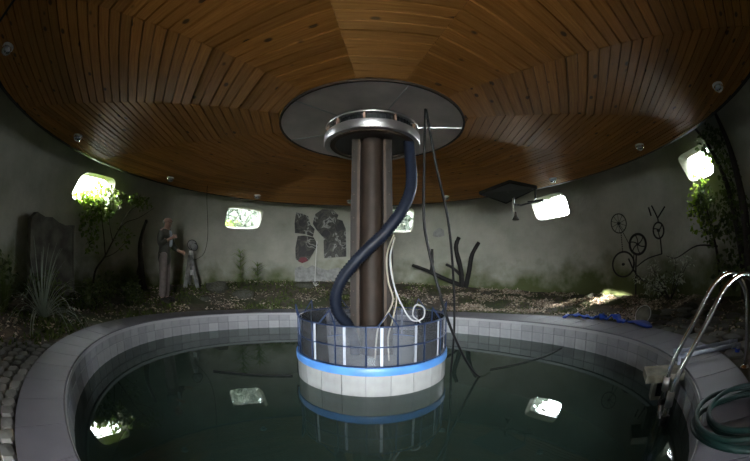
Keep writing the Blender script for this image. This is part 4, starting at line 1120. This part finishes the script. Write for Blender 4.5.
t = thing('bicycle_sculpture', (5.16, 4.84, .08), 'black iron sculpture of bicycle wheels and rods against the right wall', 'sculpture')
def wheel(c, ex, ey, spokes, tube_r, curved=False):
    c, ex, ey = Vector(c), Vector(ex) - Vector(c), Vector(ey) - Vector(c)
    hub_ = MB(); n_ = ex.cross(ey).normalized(); hub_.tube([c - n_ * .03, c + n_ * .03], .028, 10); hub_.build('hub', M['iron'], t)
    b = MB(); b.tube([c + ex * math.cos(2 * math.pi * j / 40) + ey * math.sin(2 * math.pi * j / 40) for j in range(40)], tube_r, 7, closed=True); w = b.build('wheel_rim', M['iron'], t, smooth=True)
    for k in range(spokes):
        a = 2 * math.pi * k / spokes + .3; b = MB()
        if curved: b.tube([c + (ex * math.cos(a + .5 * f) + ey * math.sin(a + .5 * f)) * f for f in (0, .25, .5, .75, 1)], .012, 6)
        else: b.tube([c, c + ex * math.cos(a) + ey * math.sin(a)], .005, 5)
        b.build('spoke', M['iron'], w)
wheel((5.002, 5.178, 1.604), (5.070, 4.990, 1.60), (4.985, 5.172, 1.80), 10, .011)
wheel((5.178, 4.770, 1.135), (5.235, 4.564, 1.13), (5.173, 4.765, 1.335), 6, .026, True)
wheel((5.061, 5.153, 0.760), (5.154, 4.885, 0.755), (5.065, 5.150, 1.015), 0, .020)
wheel((5.286, 4.202, 1.339), (5.310, 4.068, 1.335), (5.280, 4.196, 1.489), 3, .018, True)
for pts, r in (([(5.276, 4.190, 1.479), (5.266, 4.180, 1.566), (5.205, 4.270, 1.819)], .016), ([(5.266, 4.180, 1.566), (5.270, 3.943, 1.743)], .016), ([(5.191, 4.352, 1.800), (5.227, 4.332, 1.633)], .018), ([(5.302, 4.180, 1.209), (5.310, 4.164, 0.896)], .016), ([(5.310, 4.164, 0.896), (5.239, 4.531, 0.835), (5.169, 4.811, 0.698)], .013), ([(5.167, 4.820, 0.950), (5.160, 4.843, 0.572), (5.162, 4.838, 0.0)], .018), ([(5.13, 4.86, 0.950), (5.13, 4.90, 0.60)], .012), ([(4.995, 5.196, 1.606), (5.119, 4.971, 1.130)], .008), ([(5.107, 5.017, 0.869), (5.143, 4.903, 0.646), (5.185, 4.753, 0.473), (5.223, 4.600, 0.422)], .018)):
    b = MB(); b.tube(spline(pts, 4), r, 7); b.build('rod', M['iron'], t, smooth=True)
for k in range(9):
    f = k / 8; p = Vector((5.035, 5.155, 1.40)).lerp(Vector((5.055, 5.160, 1.03)), f); b = MB(); b.tube([p + Vector((0, 0, .016)), p - Vector((0, 0, .016))], .013, 6); b.build('chain_link', M['iron'], t)

# relief on the wall
t = thing('wall_relief', (-1.42, 8.6, 1.0), 'dark collage relief of black and grey shapes on the back wall left of the column', 'relief')
def on_wall(a, z, off): return wp(a, z, wall_r(z) - off)
def relief_panel(outline, off, mat):
    b = MB(); n = len(outline)
    b.v = [tuple(on_wall(a, z, off)) for a, z in outline] + [tuple(on_wall(a, z, -.01)) for a, z in outline]
    b.f = [tuple(range(n)), tuple(range(2 * n - 1, n - 1, -1))] + [(i, i + n, (i + 1) % n + n, (i + 1) % n) for i in range(n)]
    b.build('relief_piece', M[mat], t)
relief_panel([(-22.3, 1.80), (-22.6, 2.05), (-22.4, 2.33), (-20.5, 2.30), (-18.9, 2.25), (-18.0, 2.02), (-16.8, 1.92), (-17.2, 1.72), (-19.4, 1.78)], .05, 'relief')
relief_panel([(-21.8, 1.10), (-22.0, 1.40), (-21.5, 1.72), (-19.5, 1.74), (-17.0, 1.70), (-15.8, 1.50), (-17.0, 1.28), (-18.2, 1.08), (-20.2, 1.02)], .06, 'relief')
relief_panel([(-17.0, 2.30), (-15.0, 2.44), (-12.0, 2.44), (-10.2, 2.30), (-10.6, 2.20), (-9.0, 2.16), (-8.0, 1.95), (-7.8, 1.58), (-12.0, 1.55), (-14.6, 1.74), (-16.2, 1.90), (-17.4, 2.06)], .07, 'relief')
relief_panel([(-14.2, 1.70), (-11.5, 1.58), (-7.8, 1.56), (-7.7, 1.20), (-13.9, 1.15), (-14.0, 1.40)], .05, 'relief')
relief_panel([(-21.2, 1.05), (-20.0, 1.00), (-18.5, 1.06), (-19.0, 1.16), (-20.6, 1.15)], .075, 'red')
b = MB(); q = [(-22.0, .42), (-22.0, .86), (-20.2, .93), (-18.8, .86), (-17.2, .95), (-15.4, .88), (-13.0, .82), (-10.0, .90), (-7.4, .84), (-7.4, .42)]
b.v = [tuple(on_wall(a, z, .045)) for a, z in q] + [tuple(on_wall(a, z, -.01)) for a, z in q]; n = len(q)
b.f = [tuple(range(n)), tuple(range(2 * n - 1, n - 1, -1))] + [(i, i + n, (i + 1) % n + n, (i + 1) % n) for i in range(n)]
tag(b.build('plaster_patch', M['grey']), 'rough grey raised plaster patch with jagged top below the dark relief', 'plaster patch')
b = MB(); q = [(16.6, 1.74), (17.0, 1.86), (18.6, 1.95), (19.8, 1.90), (19.9, 1.74), (18.2, 1.70)]
b.v = [tuple(on_wall(a, z, .012)) for a, z in q] + [tuple(on_wall(a, z, -.01)) for a, z in q]; n = len(q)
b.f = [tuple(range(n)), tuple(range(2 * n - 1, n - 1, -1))] + [(i, i + n, (i + 1) % n + n, (i + 1) % n) for i in range(n)]
tag(b.build('plaster_patch', M['grey']), 'small grey stain high on the wall above the black branches', 'plaster patch')  # grey wall stain, modelled as a thin plate
t = thing('white_stick', (-1.50, 8.15, .4), 'thin white stick standing upright in front of the dark relief', 'stick')
b = MB(); b.tube(spline([(-1.52, 8.18, .38), (-1.50, 8.17, 1.0), (-1.469, 8.161, 1.56)], 4), .009, 6); b.build('rod', M['white'], t)
for d in ((.06, 0, .09), (-.05, .02, .10), (.10, -.02, .05)):
    b = MB(); b.tube([(-1.518, 8.178, .40), (-1.518 + d[0], 8.178 + d[1], .42 + d[2])], .008, 5); b.build('twig', M['white'], t)

# grey tripod figure next to the man
fx, fy = -4.27, 6.66; fz = gz(fx, fy)
t = thing('tripod_figure', (fx, fy, fz), 'grey tripod figure with a round dark head standing by the wall beside the man', 'sculpture')
for a in (-100, 20, 140):
    b = MB(); b.tube([(math.cos(R(a)) * .19, math.sin(R(a)) * .19, -.02), (math.cos(R(a)) * .055, math.sin(R(a)) * .055, .55)], [.055, .05], 10); b.build('leg', M['grey'], t, loc=(0, 0, 0), smooth=True)
b = MB(); b.lathe([(.001, .48), (.085, .48), (.10, .55), (.085, .66), (.065, .74), (.001, .75)], 18); b.build('body', M['grey'], t, loc=(0, 0, 0), smooth=True)
b = MB(); b.lathe([(.07, .60), (.075, .61), (.075, .67), (.07, .68)], 18); b.build('white_collar', M['white'], t, loc=(0, 0, 0), smooth=True)
b = MB(); b.lathe([(.001, .74), (.07, .75), (.055, .80), (.05, .84), (.001, .84)], 16); b.build('neck', M['white'], t, loc=(0, 0, 0), smooth=True)
fd = Vector((.55, -.83, 0)).normalized(); sd = Vector((fd.y, -fd.x, 0))
for off, rr in (((0, 0, .98), .115), ((.07, 0, .93), .085)):
    c = Vector(off) + sd * (-.05 if rr > .12 else -.02); b = MB()
    rmx = Matrix.Translation(c) @ fd.to_track_quat('Z', 'Y').to_matrix().to_4x4()
    b.lathe([(.001, .07), (rr * .5, .065), (rr * .86, .04), (rr, 0), (rr * .8, -.06), (.001, -.09)], 20); b.v = [tuple(rmx @ Vector(v)) for v in b.v]
    h = b.build('head_disc', M['grey'], t, loc=(0, 0, 0), smooth=True)
    b = MB(); b.tube([tuple(rmx @ Vector((rr * .98 * math.cos(2 * math.pi * j / 28), rr * .98 * math.sin(2 * math.pi * j / 28), .01))) for j in range(28)], .012, 6, closed=True); b.build('ring', M['iron'], h, loc=(0, 0, 0), smooth=True)
b = MB(); b.box((.10, -.10, .34), (.07, .05, .12)); b.build('white_box', M['white'], t, loc=(0, 0, 0))

# ------------------------------------------------------------------ the man
def skin_mesh(name, nodes, edges, mat, parent, sub=2, root=0):
    names = list(nodes); me = bpy.data.meshes.new(name)
    me.from_pydata([nodes[n][0] for n in names], [(names.index(a), names.index(c)) for a, c in edges], [])
    o = bpy.data.objects.new(name, me); COL.objects.link(o)
    o.modifiers.new('skin', 'SKIN'); sv = me.skin_vertices[0].data
    for i, n in enumerate(names):
        r = nodes[n][1]; sv[i].radius = r if isinstance(r, tuple) else (r, r); sv[i].use_root = (i == root)
    md = o.modifiers.new('sub', 'SUBSURF'); md.levels = sub; md.render_levels = sub
    dg = bpy.context.evaluated_depsgraph_get(); m2 = bpy.data.meshes.new_from_object(o.evaluated_get(dg))
    o.modifiers.clear(); o.data = m2; m2.materials.clear(); m2.materials.append(M[mat]); m2.polygons.foreach_set('use_smooth', [True] * len(m2.polygons))
    o.parent = parent; return o
man = thing('person', (-4.034, 5.275, gz(-4.034, 5.275) + .005), 'person in dark olive jacket and taupe trousers gesturing with one hand beside the pool', 'person', rz=R(10)); man.scale = (1.06, 1.06, 1.04)
nd = {'pelvis': ((0, 0, .86), (.10, .14)), 'spine': ((-.01, 0, 1.05), (.09, .13)), 'chest': ((-.005, 0, 1.24), (.10, .15)), 'neck': ((.012, 0, 1.375), .05), 'headb': ((.025, 0, 1.43), .058), 'headm': ((.03, 0, 1.50), (.088, .075)), 'headt': ((.022, 0, 1.565), (.078, .068)),
      'chin': ((.085, 0, 1.425), .03), 'nose': ((.122, 0, 1.487), .010), 'earR': ((.015, -.085, 1.485), .012), 'earL': ((.015, .085, 1.485), .012)}
ed = [('pelvis', 'spine'), ('spine', 'chest'), ('chest', 'neck'), ('neck', 'headb'), ('headb', 'headm'), ('headm', 'headt'), ('headb', 'chin'), ('headm', 'nose'), ('headm', 'earR'), ('headm', 'earL')]
for s, t_ in ((-1, 'R'), (1, 'L')):
    nd['hip' + t_] = ((0, s * .085, .80), .075); nd['knee' + t_] = ((.02 if s < 0 else .0, s * .095, .45), .055); nd['ank' + t_] = ((-.01, s * .10, .08), .035); nd['toe' + t_] = ((.10, s * .11, .04), .025)
    nd['sho' + t_] = ((-.01, s * .165, 1.29), .055)
    ed += [('pelvis', 'hip' + t_), ('hip' + t_, 'knee' + t_), ('knee' + t_, 'ank' + t_), ('ank' + t_, 'toe' + t_), ('chest', 'sho' + t_)]
arm = {'R': ((-.02, -.215, 1.04), (.16, -.14, 1.16), (.215, -.09, 1.195)), 'L': ((.05, .215, 1.05), (.27, .12, .955), (.34, .10, .935))}
for t_, (e_, w_, h_) in arm.items():
    nd['elb' + t_] = (e_, .042); nd['wri' + t_] = (w_, .027); nd['palm' + t_] = (h_, (.032, .018)); ed += [('sho' + t_, 'elb' + t_), ('elb' + t_, 'wri' + t_), ('wri' + t_, 'palm' + t_)]
    d = (Vector(h_) - Vector(w_)).normalized(); sdv = d.cross(Vector((0, 0, 1))).normalized(); upv = sdv.cross(d)
    for k in range(4):
        o1 = Vector(h_) + d * .045 + upv * (.027 - .018 * k); o2 = o1 + d * (.042 - .006 * abs(k - 1)) - sdv * .012 * (1 if t_ == 'R' else -1)
        nd['f%s%d' % (t_, k)] = (tuple(o1), .0095); nd['g%s%d' % (t_, k)] = (tuple(o2), .008); ed += [('palm' + t_, 'f%s%d' % (t_, k)), ('f%s%d' % (t_, k), 'g%s%d' % (t_, k))]
    o1 = Vector(h_) + d * .005 + upv * .038; o2 = o1 + d * .035 + upv * .012
    nd['t1' + t_] = (tuple(o1), .011); nd['t2' + t_] = (tuple(o2), .009); ed += [('palm' + t_, 't1' + t_), ('t1' + t_, 't2' + t_)]
skin_mesh('body', nd, ed, 'skin', man)
def sub_nodes(keys, grow, extra=None):
    out = {}
    for k in keys:
        p, r = nd[k]; r = r if isinstance(r, tuple) else (r, r); out[k] = (p, (r[0] + grow, r[1] + grow))
    out.update(extra or {}); return out
tn = sub_nodes(['pelvis', 'hipR', 'kneeR', 'hipL', 'kneeL'], .022, {'cufR': ((-.01, -.10, .075), .062), 'cufL': ((-.01, .10, .075), .062), 'waist': ((0, 0, .98), (.11, .15))})
skin_mesh('trousers', tn, [('waist', 'pelvis'), ('pelvis', 'hipR'), ('hipR', 'kneeR'), ('kneeR', 'cufR'), ('pelvis', 'hipL'), ('hipL', 'kneeL'), ('kneeL', 'cufL')], 'trousers', man, root=0)
jn = sub_nodes(['spine', 'chest', 'shoR', 'shoL', 'elbR', 'elbL'], .034)
jn['hem'] = ((-.01, 0, .64), (.135, .175)); jn['mid'] = ((-.01, 0, .90), (.135, .175)); jn['coll'] = ((-.01, 0, 1.355), .07)
jn['cuR'] = ((.13, -.155, 1.14), .046); jn['cuL'] = ((.225, .14, .972), .046)
skin_mesh('jacket', jn, [('spine', 'chest'), ('spine', 'mid'), ('mid', 'hem'), ('chest', 'coll'), ('chest', 'shoR'), ('shoR', 'elbR'), ('elbR', 'cuR'), ('chest', 'shoL'), ('shoL', 'elbL'), ('elbL', 'cuL')], 'jacket', man)
skin_mesh('shirt', {'a': ((.075, -.005, 1.33), (.035, .05)), 'b': ((.105, -.005, 1.20), (.035, .055)), 'c': ((.11, -.005, 1.02), (.035, .05))}, [('a', 'b'), ('b', 'c')], 'shirt', man)
for s in (-1, 1):
    skin_mesh('shoe', {'a': ((-.045, s * .10, .045), (.062, .055)), 'b': ((.06, s * .107, .045), (.062, .056)), 'c': ((.175, s * .112, .036), (.05, .042))}, [('a', 'b'), ('b', 'c')], 'shoe', man)
    b = MB(); b.lathe([(.001, -.010), (.008, -.005), (.010, 0), (.008, .005), (.001, .010)], 8, (.108, s * .030, 1.505)); b.build('eye', M['eye'], man, loc=(0, 0, 0), smooth=True)
hr = {'a': ((-.042, 0, 1.46), (.046, .070)), 'b': ((-.040, 0, 1.50), (.044, .066)), 'l': ((.0, .068, 1.50), (.028, .014)), 'r': ((.0, -.068, 1.50), (.028, .014))}
skin_mesh('hair', hr, [('a', 'b'), ('a', 'l'), ('a', 'r')], 'hair', man)
b = MB(); b.box((.115, 0, 1.452), (.012, .038, .008)); b.build('mouth', M['red'], man, loc=(0, 0, 0))
